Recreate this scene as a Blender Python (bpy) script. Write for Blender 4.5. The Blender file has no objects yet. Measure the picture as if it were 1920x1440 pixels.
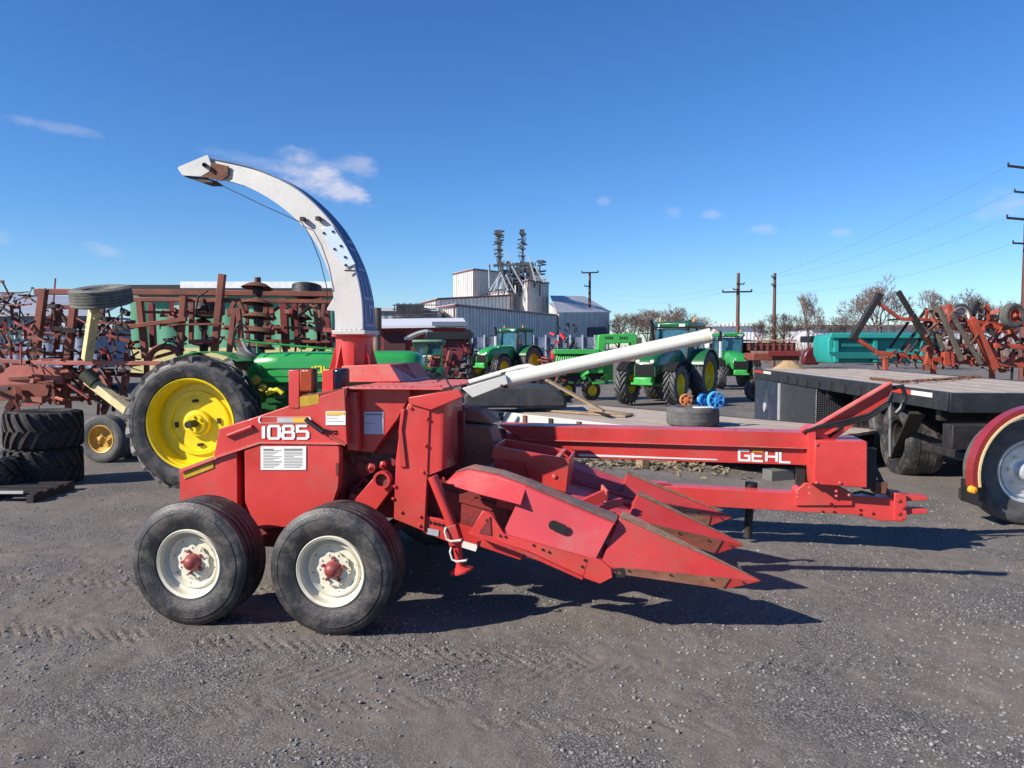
import bpy, bmesh, math, random
import numpy as np
from mathutils import Vector, Matrix
R = math.radians
rnd = random.Random(7)
S = bpy.context.scene
COL = S.collection
# ------------------------------------------------------------------ camera
F = 1440.0; CH = 1.73; HZ = 648.0
PITCH = math.atan((720-HZ)/F)
cd = bpy.data.cameras.new('camera'); cam = bpy.data.objects.new('camera', cd); COL.objects.link(cam)
cam.location = (0, 0, CH); cam.rotation_euler = (math.pi/2-PITCH, 0, 0)
cd.sensor_width = 36; cd.lens = 36*F/1920; cd.clip_start = .05; cd.clip_end = 3000
S.camera = cam
# ------------------------------------------------------------------ light
SUNV = Vector((1.43, .68, -1.0)).normalized()
EL = math.asin(-SUNV.z); AZ = math.atan2(-SUNV.x, -SUNV.y)
w = bpy.data.worlds.new('World'); S.world = w; w.use_nodes = True
nt = w.node_tree; nt.nodes.clear()
def N(nt, t, **k):
    n = nt.nodes.new(t)
    for a, b in k.items(): setattr(n, a, b)
    return n
sky = N(nt, 'ShaderNodeTexSky', sky_type='NISHITA', sun_disc=False, sun_elevation=EL, sun_rotation=AZ % (2*math.pi),
        altitude=100, air_density=1.0, dust_density=.0, ozone_density=3.0)
bg = N(nt, 'ShaderNodeBackground'); bg.inputs[1].default_value = .077
wo = N(nt, 'ShaderNodeOutputWorld')
tc = N(nt, 'ShaderNodeTexCoord')
def cam_ray(px, py):
    cx, cy = (px-960)/F, -(py-720)/F
    c, s = math.cos(PITCH), math.sin(PITCH)
    return Vector((cx, c+cy*s, -s+cy*c))
hs = N(nt, 'ShaderNodeHueSaturation'); hs.inputs['Saturation'].default_value = 1.2; hs.inputs['Value'].default_value = 1.0
nt.links.new(sky.outputs[0], hs.inputs['Color'])
tint = N(nt, 'ShaderNodeMix', data_type='RGBA', blend_type='MULTIPLY'); tint.inputs[0].default_value = 1; tint.inputs[7].default_value = (.74, .96, 1.27, 1)
nt.links.new(hs.outputs[0], tint.inputs[6]); cur = tint.outputs[2]
nz = N(nt, 'ShaderNodeTexNoise'); nz.inputs['Scale'].default_value = 16; nz.inputs['Detail'].default_value = 8; nz.inputs['Roughness'].default_value = .62
mpn = N(nt, 'ShaderNodeMapping'); mpn.inputs['Scale'].default_value = (1, 1, 2.4); nt.links.new(tc.outputs['Generated'], mpn.inputs[0]); nt.links.new(mpn.outputs[0], nz.inputs[0])
# small fair-weather clouds fixed in the sky dome: (px, py, half width, half height, strength, tilt)
CL = [(585, 322, 98, 36, .75, .38), (470, 305, 70, 16, .22, .2), (630, 345, 62, 22, .7, .45), (672, 308, 34, 22, .4, .2), (85, 234, 80, 10, .2, .1), (35, 226, 34, 10, .26, 0),
      (196, 470, 34, 14, .4, .15), (1430, 433, 32, 13, .42, 0), (1332, 402, 28, 12, .36, 0), (1882, 388, 42, 30, .42, .1),
      (1580, 436, 26, 10, .28, 0), (1262, 398, 20, 14, .22, .2), (1132, 378, 14, 9, .18, 0), (4, 445, 14, 14, .3, 0), (1375, 540, 40, 10, .16, 0), (640, 460, 18, 8, .0, 0)]
for (px, py, hw, hh, st, tl) in CL:
    if st == 0: continue
    d = cam_ray(px, py).normalized()
    rt = Vector((d.y, -d.x, 0)).normalized(); up = rt.cross(d).normalized()
    r2 = rt*math.cos(tl)-up*math.sin(tl); u2 = up*math.cos(tl)+rt*math.sin(tl)
    def dotn(v, sc):
        a = N(nt, 'ShaderNodeVectorMath', operation='DOT_PRODUCT'); a.inputs[1].default_value = v
        nt.links.new(tc.outputs['Generated'], a.inputs[0])
        b = N(nt, 'ShaderNodeMath', operation='MULTIPLY'); b.inputs[1].default_value = sc
        nt.links.new(a.outputs['Value'], b.inputs[0])
        c = N(nt, 'ShaderNodeMath', operation='MULTIPLY'); nt.links.new(b.outputs[0], c.inputs[0]); nt.links.new(b.outputs[0], c.inputs[1])
        return c.outputs[0]
    sx = 1/(hw/F); sy = 1/(hh/F)
    a1 = dotn(r2, sx); a2 = dotn(u2, sy)
    a3 = N(nt, 'ShaderNodeMath', operation='ADD'); nt.links.new(a1, a3.inputs[0]); nt.links.new(a2, a3.inputs[1])
    fr = N(nt, 'ShaderNodeVectorMath', operation='DOT_PRODUCT'); fr.inputs[1].default_value = d; nt.links.new(tc.outputs['Generated'], fr.inputs[0])
    n2 = N(nt, 'ShaderNodeMath', operation='MULTIPLY_ADD'); n2.inputs[1].default_value = 4.2; n2.inputs[2].default_value = -2.25
    nt.links.new(nz.outputs['Fac'], n2.inputs[0])
    a4 = N(nt, 'ShaderNodeMath', operation='SUBTRACT'); nt.links.new(n2.outputs[0], a4.inputs[0]); nt.links.new(a3.outputs[0], a4.inputs[1])
    mr = N(nt, 'ShaderNodeMapRange', interpolation_type='SMOOTHSTEP'); mr.inputs[1].default_value = -1.35; mr.inputs[2].default_value = .6; mr.inputs[4].default_value = st
    nt.links.new(a4.outputs[0], mr.inputs[0])
    gt = N(nt, 'ShaderNodeMath', operation='GREATER_THAN'); gt.inputs[1].default_value = .5; nt.links.new(fr.outputs['Value'], gt.inputs[0])
    mm = N(nt, 'ShaderNodeMath', operation='MULTIPLY'); nt.links.new(mr.outputs[0], mm.inputs[0]); nt.links.new(gt.outputs[0], mm.inputs[1])
    mx = N(nt, 'ShaderNodeMix', data_type='RGBA'); mx.inputs[7].default_value = (6.8, 6.6, 7.4, 1)
    nt.links.new(mm.outputs[0], mx.inputs[0]); nt.links.new(cur, mx.inputs[6]); cur = mx.outputs[2]
nt.links.new(cur, bg.inputs[0]); nt.links.new(bg.outputs[0], wo.inputs[0])
sl = bpy.data.lights.new('sun', 'SUN'); sl.energy = 5.0; sl.angle = R(.5); sl.color = (1, .93, .82)
so = bpy.data.objects.new('sun', sl); COL.objects.link(so); so.rotation_euler = SUNV.to_track_quat('-Z', 'Y').to_euler()
S.view_settings.view_transform = 'Standard'; S.view_settings.look = 'None'; S.view_settings.gamma = 1
S.view_settings.exposure = 0.64

# ------------------------------------------------------------------ coordinates
def at(px, py, Y):
    d = cam_ray(px, py); t = Y/d.y
    return Vector((d.x*t, Y, CH+d.z*t))
class Frame:      # a machine's own frame: u along it, v across (away from the photographer), z up
    def __init__(s, x, y, th, z=0):
        s.o = Vector((x, y, z)); s.th = th
        s.u = Vector((math.cos(th), -math.sin(th), 0)); s.v = Vector((math.sin(th), math.cos(th), 0))
        c = Vector((0, 0, CH))-s.o; s.c = Vector((c.dot(s.u), c.dot(s.v), c.z))
    def P(s, px, py, v):
        d = cam_ray(px, py); d = Vector((d.dot(s.u), d.dot(s.v), d.z))
        t = (v-s.c.y)/d.y
        return s.c+d*t
def lerp(a, b, t): return a+(b-a)*t

# ------------------------------------------------------------------ mesh builder
class MB:
    def __init__(s): s.v = []; s.f = []; s.k = []
    def blocks(s):
        k = s.k+[(len(s.v), len(s.f))]
        return [(k[i][0], k[i+1][0], s.f[k[i][1]:k[i+1][1]]) for i in range(len(k)-1)]
    def add(s, vs, fs):
        b = len(s.v); s.k.append((b, len(s.f))); s.v += [tuple(x) for x in vs]; s.f += [tuple(b+i for i in f) for f in fs]
    def hexa(s, p):   # p: 4 bottom, 4 top
        s.add(p, [(0, 3, 2, 1), (4, 5, 6, 7), (0, 1, 5, 4), (1, 2, 6, 5), (2, 3, 7, 6), (3, 0, 4, 7)]); return s
    def box(s, c, d, rot=None):
        c = Vector(c); h = Vector(d)/2
        p = [Vector((x*h.x, y*h.y, z*h.z)) for z in (-1, 1) for x, y in ((-1, -1), (1, -1), (1, 1), (-1, 1))]
        if rot is not None: p = [rot @ q for q in p]
        return s.hexa([c+q for q in p])
    def mm(s, a, b):
        a = Vector(a); b = Vector(b); return s.box((a+b)/2, [abs(x) for x in (b-a)])
    def prism(s, pts, vec):
        pts = [Vector(p) for p in pts]; vec = Vector(vec); n = len(pts)
        s.add(pts+[p+vec for p in pts], [tuple(range(n)), tuple(range(2*n-1, n-1, -1))]+[(i, i+n, (i+1) % n+n, (i+1) % n) for i in range(n)]); return s
    def bar(s, p, q, w, h=None, up=(0, 0, 1)):
        p = Vector(p); q = Vector(q); h = h or w; d = (q-p).normalized(); up = Vector(up)
        if abs(d.dot(up)) > .97: up = Vector((0, 1, 0)) if abs(d.y) < .9 else Vector((1, 0, 0))
        sd = d.cross(up).normalized()*w/2; u = sd.cross(d).normalized()*h/2
        return s.hexa([p-sd-u, p+sd-u, q+sd-u, q-sd-u, p-sd+u, p+sd+u, q+sd+u, q-sd+u])
    def tube(s, pts, r, n=8, cap=True):
        pts = [Vector(p) for p in pts]; m = len(pts)
        rs = r if isinstance(r, (list, tuple)) else [r]*m
        vs = []; prev = None
        for i, p in enumerate(pts):
            d = (pts[min(i+1, m-1)]-pts[max(i-1, 0)]).normalized()
            if prev is None: a = d.orthogonal().normalized()
            else: a = (prev-d*prev.dot(d)).normalized()
            prev = a; b = d.cross(a)
            for k in range(n):
                t = 2*math.pi*k/n; vs.append(p+(a*math.cos(t)+b*math.sin(t))*rs[i])
        fs = [(i*n+k, i*n+(k+1) % n, (i+1)*n+(k+1) % n, (i+1)*n+k) for i in range(m-1) for k in range(n)]
        if cap: fs += [tuple(range(n-1, -1, -1)), tuple(range((m-1)*n, m*n))]
        s.add(vs, fs); return s
    def lathe(s, prof, c=(0, 0, 0), ax=(0, 1, 0), n=48, closed=False):   # prof: (height along axis, radius)
        c = Vector(c); ax = Vector(ax).normalized(); a = ax.orthogonal().normalized()
        if abs(ax.y) > .99: a = Vector((1, 0, 0))
        b = ax.cross(a); m = len(prof); vs = []
        for (h, r) in prof:
            for k in range(n):
                t = 2*math.pi*k/n; vs.append(c+ax*h+(a*math.cos(t)+b*math.sin(t))*max(r, 1e-4))
        M = m if closed else m-1
        fs = [(i*n+k, i*n+(k+1) % n, ((i+1) % m)*n+(k+1) % n, ((i+1) % m)*n+k) for i in range(M) for k in range(n)]
        s.add(vs, fs); return s
    def loft(s, rings, cap=True):
        n = len(rings[0]); m = len(rings); vs = [p for r in rings for p in r]
        fs = [(i*n+k, i*n+(k+1) % n, (i+1)*n+(k+1) % n, (i+1)*n+k) for i in range(m-1) for k in range(n)]
        if cap: fs += [tuple(range(n-1, -1, -1)), tuple(range((m-1)*n, m*n))]
        s.add(vs, fs); return s
    def bolt(s, p, r=.01, ax=(0, -1, 0), h=.006):
        s.lathe([(0, r), (h, r*.9), (h*1.3, r*.4), (h*1.3, 0)], p, ax, 8); return s
    def ribbon(s, pts, w, thick, mp, closed=False):  # flat lettering stroke with mitred joints; mp maps (x,y,depth) -> 3D
        n = len(pts); L = []; Rr = []
        for i in range(n):
            p = Vector((pts[i][0], pts[i][1]))
            a = Vector(pts[i-1][:2]) if (i > 0 or closed) else None
            b = Vector(pts[(i+1) % n][:2]) if (i < n-1 or closed) else None
            d1 = (p-a).normalized() if a is not None else None
            d2 = (b-p).normalized() if b is not None else None
            if d1 is None: d1 = d2
            if d2 is None: d2 = d1
            n1 = Vector((-d1.y, d1.x)); n2 = Vector((-d2.y, d2.x)); m = (n1+n2)
            m = m/max(m.length_squared/2, .3) if m.length > .01 else n1
            L.append(p+m*w/2); Rr.append(p-m*w/2)
        vs = []
        for q in range(n):
            vs += [mp(L[q].x, L[q].y, 0), mp(Rr[q].x, Rr[q].y, 0), mp(L[q].x, L[q].y, thick), mp(Rr[q].x, Rr[q].y, thick)]
        fs = []
        for q in range(n if closed else n-1):
            a = q*4; b = ((q+1) % n)*4
            fs += [(a, b, b+1, a+1), (a+2, a+3, b+3, b+2), (a, a+2, b+2, b), (a+1, b+1, b+3, a+3)]
        s.add(vs, fs); return s
    def build(s, name, mat, parent=None, bevel=0, smooth=38, loc=None, rot=None, mats=None, fm=None):
        me = bpy.data.meshes.new(name); me.from_pydata(s.v, [], s.f); me.validate()
        bm = bmesh.new(); bm.from_mesh(me); bmesh.ops.recalc_face_normals(bm, faces=bm.faces); bm.to_mesh(me); bm.free()
        if smooth:
            me.polygons.foreach_set('use_smooth', [True]*len(me.polygons)); me.set_sharp_from_angle(angle=R(smooth))
        me.materials.append(mat)
        o = bpy.data.objects.new(name, me); COL.objects.link(o)
        if parent: o.parent = parent
        if loc is not None: o.location = loc
        if rot is not None: o.rotation_euler = rot
        if bevel:
            b = o.modifiers.new('bevel', 'BEVEL'); b.width = bevel; b.segments = 2; b.limit_method = 'ANGLE'; b.angle_limit = R(40)
        return o
def each(mb, name, mat, parent=None, **k):      # every piece that was added becomes an object of its own
    r = []
    for b, e, fs in mb.blocks():
        q = MB(); q.v = mb.v[b:e]; q.f = [tuple(i-b for i in f) for f in fs]; r.append(q.build(name, mat, parent, **k))
    return r
def wb(mb, name, m, root, **k):                 # geometry given in world coordinates under a thing with its own base point
    return mb.build(name, m, root, loc=-root.location, **k)
def weach(mb, name, m, root, **k): return each(mb, name, m, root, loc=-root.location, **k)
def tag(o, label=None, cat=None, group=None, kind=None):
    if label: o['label'] = label
    if cat: o['category'] = cat
    if group: o['group'] = group
    if kind: o['kind'] = kind
    return o
def thing(name, label, cat, loc=(0, 0, 0), rz=0, group=None):
    o = bpy.data.objects.new(name, None); COL.objects.link(o); o.location = loc; o.rotation_euler = (0, 0, rz)
    return tag(o, label, cat, group)
def copy_tree(o, parent=None):
    c = o.copy(); COL.objects.link(c)
    c.parent = parent
    for ch in list(o.children): copy_tree(ch, c)
    return c
# ------------------------------------------------------------------ materials
MC = {}
def mat(name, col, rough=.5, metal=0, var=.15, vscale=6, bump=0, bscale=60, dirt=None, dirtamt=0, dscale=3, coat=0, spec=.5, stretch=None, alt=None, chips=0):
    if name in MC: return MC[name]
    m = bpy.data.materials.new(name); m.use_nodes = True; t = m.node_tree; b = t.nodes['Principled BSDF']
    b.inputs['Roughness'].default_value = rough; b.inputs['Metallic'].default_value = metal
    b.inputs['Coat Weight'].default_value = coat; b.inputs['Specular IOR Level'].default_value = spec
    tc = N(t, 'ShaderNodeTexCoord'); src = tc.outputs['Object']
    if stretch:
        mp = N(t, 'ShaderNodeMapping'); mp.inputs['Scale'].default_value = stretch; t.links.new(src, mp.inputs[0]); src = mp.outputs[0]
    n1 = N(t, 'ShaderNodeTexNoise'); n1.inputs['Scale'].default_value = vscale; n1.inputs['Detail'].default_value = 6; n1.inputs['Roughness'].default_value = .6
    t.links.new(src, n1.inputs[0])
    mr = N(t, 'ShaderNodeMapRange'); mr.inputs[1].default_value = .3; mr.inputs[2].default_value = .7; t.links.new(n1.outputs[0], mr.inputs[0])
    mx = N(t, 'ShaderNodeMix', data_type='RGBA')
    mx.inputs[6].default_value = tuple(c*(1-var) for c in col)+(1,)
    mx.inputs[7].default_value = tuple(min(1, c*(1+var)) for c in (alt or col))+(1,)
    t.links.new(mr.outputs[0], mx.inputs[0]); cur = mx.outputs[2]
    if dirtamt:
        n2 = N(t, 'ShaderNodeTexNoise'); n2.inputs['Scale'].default_value = dscale; n2.inputs['Detail'].default_value = 9; n2.inputs['Roughness'].default_value = .7
        t.links.new(src, n2.inputs[0])
        m2 = N(t, 'ShaderNodeMapRange'); m2.inputs[1].default_value = .62-.25*dirtamt; m2.inputs[2].default_value = .78-.1*dirtamt; m2.inputs[4].default_value = min(1, .4+dirtamt*.6)
        t.links.new(n2.outputs[0], m2.inputs[0])
        m3 = N(t, 'ShaderNodeMix', data_type='RGBA'); m3.inputs[7].default_value = tuple(dirt)+(1,)
        t.links.new(m2.outputs[0], m3.inputs[0]); t.links.new(cur, m3.inputs[6]); cur = m3.outputs[2]
        rr = N(t, 'ShaderNodeMapRange'); rr.inputs[3].default_value = rough; rr.inputs[4].default_value = min(.95, rough+.35)
        t.links.new(m2.outputs[0], rr.inputs[0]); t.links.new(rr.outputs[0], b.inputs['Roughness'])
    if chips:
        n4 = N(t, 'ShaderNodeTexNoise'); n4.inputs['Scale'].default_value = 22; n4.inputs['Detail'].default_value = 10; n4.inputs['Roughness'].default_value = .75
        t.links.new(src, n4.inputs[0]); m4 = N(t, 'ShaderNodeMapRange'); m4.inputs[1].default_value = .70-chips*.05; m4.inputs[2].default_value = .73-chips*.05; m4.inputs[4].default_value = .85
        t.links.new(n4.outputs[0], m4.inputs[0]); m5 = N(t, 'ShaderNodeMix', data_type='RGBA'); m5.inputs[7].default_value = (.12, .055, .035, 1)
        t.links.new(m4.outputs[0], m5.inputs[0]); t.links.new(cur, m5.inputs[6]); cur = m5.outputs[2]
    t.links.new(cur, b.inputs['Base Color'])
    if bump:
        n3 = N(t, 'ShaderNodeTexNoise'); n3.inputs['Scale'].default_value = bscale; n3.inputs['Detail'].default_value = 5; t.links.new(src, n3.inputs[0])
        bu = N(t, 'ShaderNodeBump'); bu.inputs['Strength'].default_value = bump; bu.inputs['Distance'].default_value = .01
        t.links.new(n3.outputs[0], bu.inputs['Height']); t.links.new(bu.outputs[0], b.inputs['Normal'])
    MC[name] = m; return m
def glassmat(name, col, rough=.05, alpha=1):
    m = mat(name, col, rough, 0, .3, 3); m.node_tree.nodes['Principled BSDF'].inputs['Specular IOR Level'].default_value = .9
    return m
RUSTC = (.12, .05, .025); DUST = (.22, .16, .11)
RED = mat('red_paint', (.52, .032, .024), .38, 0, .12, 2.0, .22, 4, (.33, .085, .055), .5, 2.6, coat=.15, alt=(.56, .055, .052), chips=.9)
REDW = mat('red_paint_worn', (.50, .030, .028), .5, 0, .2, 5, .15, 30, (.16, .09, .06), .55, 6)
REDT = mat('red_paint_dusty_top', (.58, .10, .09), .6, 0, .15, 5, .15, 30, (.33, .22, .17), .7, 5, chips=1.4)
REDD = mat('dark_red_iron', (.20, .02, .018), .6, 0, .3, 8, .3, 40, (.05, .03, .025), .6, 7)
WORN = mat('bare_worn_steel', (.27, .18, .125), .45, .35, .35, 14, .2, 60, (.30, .06, .045), .5, 9, stretch=(1, 3, 3))
WHITE = mat('white_galvanised', (.50, .49, .465), .42, .0, .10, 5, .1, 20, (.38, .35, .30), .35, 5)
WPIPE = mat('white_pipe_paint', (.66, .64, .58), .3, 0, .06, 5, .05, 30, (.5, .45, .36), .3, 7, coat=.2)
SBLUE = mat('spout_back_shade_blue', (.06, .09, .20), .45, 0, .25, 6, .1, 30, (.15, .17, .22), .3, 8)  # blue-grey shade of the spout's unlit side is mixed into this colour
RUST = mat('rust', (.13, .05, .028), .85, 0, .4, 20, .4, 80)
MATTE = mat('matte_black', (.012, .012, .012), .9, 0, .2, 10, spec=.2)
BLACK = mat('black_rubber_hose', (.012, .012, .014), .45, 0, .3, 10)
DARK = mat('dark_iron', (.025, .022, .022), .6, .2, .4, 9, .3, 50, (.10, .05, .035), .4, 8)
TYRE = mat('tyre_rubber', (.026, .026, .029), .48, 0, .4, 7, .3, 70, (.14, .115, .095), .62, 7)
TYREG = mat('tyre_rubber_grey', (.085, .083, .082), .8, 0, .35, 8, .25, 70, (.18, .17, .15), .5, 6)
CREAM = mat('cream_rim_paint', (.66, .62, .50), .38, 0, .1, 6, .08, 30, (.32, .24, .15), .38, 7)
HUBR = mat('hub_red', (.26, .04, .04), .45, 0, .3, 18, .2, 50, (.18, .10, .07), .5, 12)
YEL = mat('yellow_rim_paint', (.82, .62, .012), .28, 0, .08, 4, .03, 20, (.35, .22, .03), .22, 5, coat=.3)
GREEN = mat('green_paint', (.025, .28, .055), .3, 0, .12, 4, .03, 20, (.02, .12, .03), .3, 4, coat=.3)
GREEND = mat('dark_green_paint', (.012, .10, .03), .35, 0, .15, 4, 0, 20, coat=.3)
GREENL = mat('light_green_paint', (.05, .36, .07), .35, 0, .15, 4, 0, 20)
HRED = mat('faded_red_implement', (.21, .052, .030), .62, 0, .3, 4, .3, 40, (.09, .045, .035), .6, 3)
HREDL = mat('faded_pink_red_implement', (.42, .12, .09), .62, 0, .25, 4, .3, 40, (.16, .08, .06), .5, 3)
ORED = mat('orange_red_implement', (.36, .06, .03), .5, 0, .25, 4, .2, 40, (.15, .06, .04), .45, 3)
CREAMI = mat('cream_implement_paint', (.62, .50, .26), .5, 0, .15, 5, .2, 40, (.15, .11, .06), .45, 4)
GOLD = mat('old_yellow_rim', (.55, .34, .07), .5, 0, .2, 8, .2, 40, (.20, .09, .03), .5, 7)
SILVER = mat('aluminium', (.70, .70, .70), .3, .5, .1, 6)
CHROME = mat('steel_rod', (.65, .63, .6), .25, .9, .1, 6)
AMBER = mat('amber_lens', (.30, .045, .01), .2, 0, .3, 20, .3, 150)
LENSD = mat('dark_lens', (.012, .014, .03), .15, 0, .2, 20)
PAPER = mat('paper_decal', (.72, .70, .66), .7, 0, .05, 8)
PAPERB = mat('pale_blue_paper', (.50, .52, .62), .7, 0, .08, 8)
INK = mat('ink_grey', (.16, .15, .15), .8, 0, .1, 8)
OLIVE = mat('worn_yellow_reflector', (.42, .26, .012), .5, 0, .25, 12)
WHT = mat('white_decal', (.80, .74, .70), .5, 0, .06, 9, dirt=(.6, .2, .18), dirtamt=.2, dscale=14)
YDEC = mat('yellow_decal', (.75, .42, .04), .5, 0, .1, 8)
GDEC = mat('grey_decal', (.42, .42, .44), .5, 0, .1, 8)
ORAN = mat('orange_paint', (.75, .22, .02), .5, 0, .1, 8)
def box_at(c, d, name, m, parent, bevel=0): return MB().box(c, d).build(name, m, parent, bevel)
# ------------------------------------------------------------------ wheels and tyres (axis along local Y, near side = -Y)
def tyre_mesh(Rr, W, rb, kind, lugs=22, lugh=.04, n=72, sweep=.30, lw=.05):
    m = MB(); h = W/2; s = Rr-rb
    side = [(-.36*W*1.0, rb), (-.40*W, rb+.05*s), (-.41*W, rb+.10*s), (-.435*W, rb+.105*s), (-.47*W, rb+.28*s), (-.49*W, rb+.38*s), (-.5*W, rb+.56*s), (-.492*W, rb+.66*s), (-.502*W, rb+.67*s), (-.498*W, rb+.69*s), (-.485*W, rb+.70*s), (-.47*W, rb+.80*s), (-.445*W, rb+.89*s), (-.42*W, rb+.93*s)]
    if kind == 'rib':
        tr = [(-.405*W, rb+.985*s)]
        k = 5; e = .39*W
        for i in range(k):
            a = -e+2*e*i/k; b = -e+2*e*(i+1)/k; c = (a+b)/2; cr = rb+s*(1-.05*(c/e)**2)
            g = W*.018
            tr += [(a+g, cr), (b-g, cr)]
            if i < k-1: tr += [(b-g*.6, cr-.016), (b+g*.6, cr-.016)]
        tr += [(.405*W, rb+.985*s)]
    else:
        tr = [(-.3*W, rb+.985*s), (-.15*W, rb+s), (0, Rr), (.15*W, rb+s), (.3*W, rb+.985*s)]
    prof = side+tr+[(-a, r) for a, r in reversed(side)]
    prof += [(.33*W, rb-.012), (-.33*W, rb-.012)]
    m.lathe(prof, n=n, closed=True)
    if kind in ('ag', 'agw'):
        for sd in (-1, 1):
            for k in range(lugs):
                a0 = 2*math.pi*(k+(.5 if sd > 0 else 0))/lugs
                st = [(-.01*sd*W, a0-.03, 1.0), (.16*sd*W, a0+sweep*.38, 1.0), (.34*sd*W, a0+sweep*.8, .99), (.455*sd*W, a0+sweep, .955), (.475*sd*W, a0+sweep*1.03, .88)]
                for (y0, t0, q0), (y1, t1, q1) in zip(st[:-1], st[1:]):
                    def pt(y, t, q, hh, off):
                        r = rb+s*q-.012+hh*(lugh+.012); tt = t+off*(lw/2-(.006 if hh else 0))/r
                        return Vector((r*math.cos(tt), y, r*math.sin(tt)))
                    m.hexa([pt(y0, t0, q0, 0, -1), pt(y0, t0, q0, 0, 1), pt(y1, t1, q1, 0, 1), pt(y1, t1, q1, 0, -1),
                            pt(y0, t0, q0, 1, -1), pt(y0, t0, q0, 1, 1), pt(y1, t1, q1, 1, 1), pt(y1, t1, q1, 1, -1)])
    if kind == 'truck':
        for g in (-.22, 0, .22):
            m.lathe([(g*W-.006, Rr-.02), (g*W-.006, Rr+.004), (g*W+.006, Rr+.004), (g*W+.006, Rr-.02)], n=n, closed=True)
    return m
def rim_mesh(W, rb, dish, disc_r, hole=.02, n=56, wedge=False):
    m = MB(); f = -.36*W
    m.lathe([(f-.012, rb+.012), (f-.022, rb+.004), (f-.014, rb-.012), (f+.03, rb-.018), (f+.045, rb-.035), (dish-.03, rb-.05), (dish, rb-.07), (dish, disc_r), (dish-.0, hole),
             (dish+.012, hole), (dish+.012, rb-.06), (.2*W, rb-.04), (.36*W, rb+.0), (.36*W, rb-.012+.02), (.30*W, rb+.01), (f+.02, rb+.004)], n=n, closed=True)
    return m
def wheel(parent, loc, rot, Rr, W, rb, kind, rimm, tyrem, hub=None, dish=0.0, hubm=None, name='wheel', **kw):
    r = rim_mesh(W, rb, dish, rb*.6).build(name, rimm, parent, loc=loc, rot=rot)
    tyre_mesh(Rr, W, rb, kind, **kw).build('tyre', tyrem, r, smooth=30)
    if hub: hub().build('hub', hubm, r, bevel=0)
    return r

# ------------------------------------------------------------------ the red forage harvester
H = Frame(-1.04, 4.57, R(10)); HP = H.P
hv = thing('forage_harvester', 'large red pull-type forage harvester with curved white spout and pointed corn snouts in the foreground', 'forage harvester', H.o, -H.th)
def hp(pxs, v): return [HP(x, y, v) for x, y in pxs]
def sheet(name, pxs, v, t, m, parent=hv, bevel=.004, extra=None):
    b = MB().prism(hp(pxs, v), (0, t, 0))
    if extra: extra(b)
    return b.build(name, m, parent, bevel)
def bolts(pxs, v, r=.011, m=RED, parent=hv, name='bolt'):
    b = MB()
    for x, y in pxs: b.bolt(HP(x, y, v), r)
    return each(b, name, m, parent)
# wheels
def hub_small():
    m = MB(); n = 10
    # scalloped cream plate is added separately; red hub dome and nuts here
    m.lathe([(-.06, .058), (-.085, .056), (-.09, .05), (-.115, .044), (-.130, .030), (-.137, .014), (-.137, .0)], n=28)
    for k in range(5):
        t = 2*math.pi*k/5+.3; m.lathe([(-.06, .011), (-.095, .010), (-.095, 0)], (math.cos(t)*.066, 0, math.sin(t)*.072), n=8)
    return m
def scallop():
    m = MB(); pts = []
    for k in range(60):
        t = 2*math.pi*k/60; r = .103+.005*math.cos(10*t)
        pts.append((r*math.cos(t), -.064, r*math.sin(t)))
    m.prism(pts, (0, -.012, 0))
    for k in range(10):
        t = 2*math.pi*k/10; m.lathe([(-.075, .007), (-.082, .006), (-.082, 0)], (math.cos(t)*.092, 0, math.sin(t)*.092), n=8)
    return m
uR = HP(372, 1056, .0).x; uF = HP(632, 1066, .0).x
wheels = []
for (u, v) in ((uF-.015, .06), (uR-.025, .06), (uF, 2.2), (uR, 2.2)):
    flip = 0 if v < 1 else math.pi
    r = wheel(hv, (u, v, .385), (0, .4*u, flip), .385, .31, .208, 'rib', CREAM, TYRE, hub_small, -.055, HUBR)
    p = scallop().build('hub_plate', CREAM, r); b = MB()
    for k in range(8):
        t = 2*math.pi*k/8+.2; b.lathe([(0, .007), (-.006, .006), (-.006, 0)], (math.cos(t)*.145, -.058, math.sin(t)*.145), n=6)
    each(b, 'rim_bolt', DARK, r)
MB().bar((uF, .18, .405), (uF, 2.2, .385), .08).bar((uR, .18, .405), (uR, 2.2, .385), .08).bar((uR-.1, .5, .44), (uF+.1, .5, .44), .1, .14).bar((uR-.1, 1.85, .44), (uF+.1, 1.85, .44), .1, .14).build('axle_frame', REDD, hv, .004)
# body
MB().mm(HP(470, 900, .62)*1, Vector((HP(760, 900, .62).x, 1.8, .56))).build('inner_body', REDD, hv, .01)
lr = sheet('rear_lower_panel', [(337, 884), (401, 860), (444, 845), (446, 1000), (338, 1000)], .42, 1.35, RED)
up = sheet('upper_side_panel', [(400, 859), (411, 804), (470, 785), (541, 761), (646, 729), (651, 833), (487, 831)], .40, 1.4, RED, bevel=.005)
dr = sheet('side_door', [(458, 844), (489, 832), (630, 834), (636, 838), (637, 880), (634, 915), (622, 950), (600, 985), (480, 992), (459, 940)], .40, .06, RED, bevel=.005)
MB().prism(hp([(459, 840), (636, 836), (640, 985), (459, 990)], .47), (0, 1.2, 0)).build('light_block_core', REDD, hv)  # dark filler box added inside the body to block light
MB().prism(hp([(631, 868), (636, 868), (636, 892), (631, 892)], .396), (0, -.012, 0)).build('hinge', REDD, dr)
# edges folded
MB().bar(HP(337, 883, .40), HP(400, 859, .40), .012, .02).bar(HP(400, 859, .40), HP(487, 830, .396), .012, .014).bar(HP(487, 830, .396), HP(651, 832, .396), .012, .012).build('folded_edge', REDT, up)
sheet('reflector', [(343, 886), (400, 866), (401, 877), (346, 898)], .417, -.004, OLIVE, lr, 0)
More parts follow.
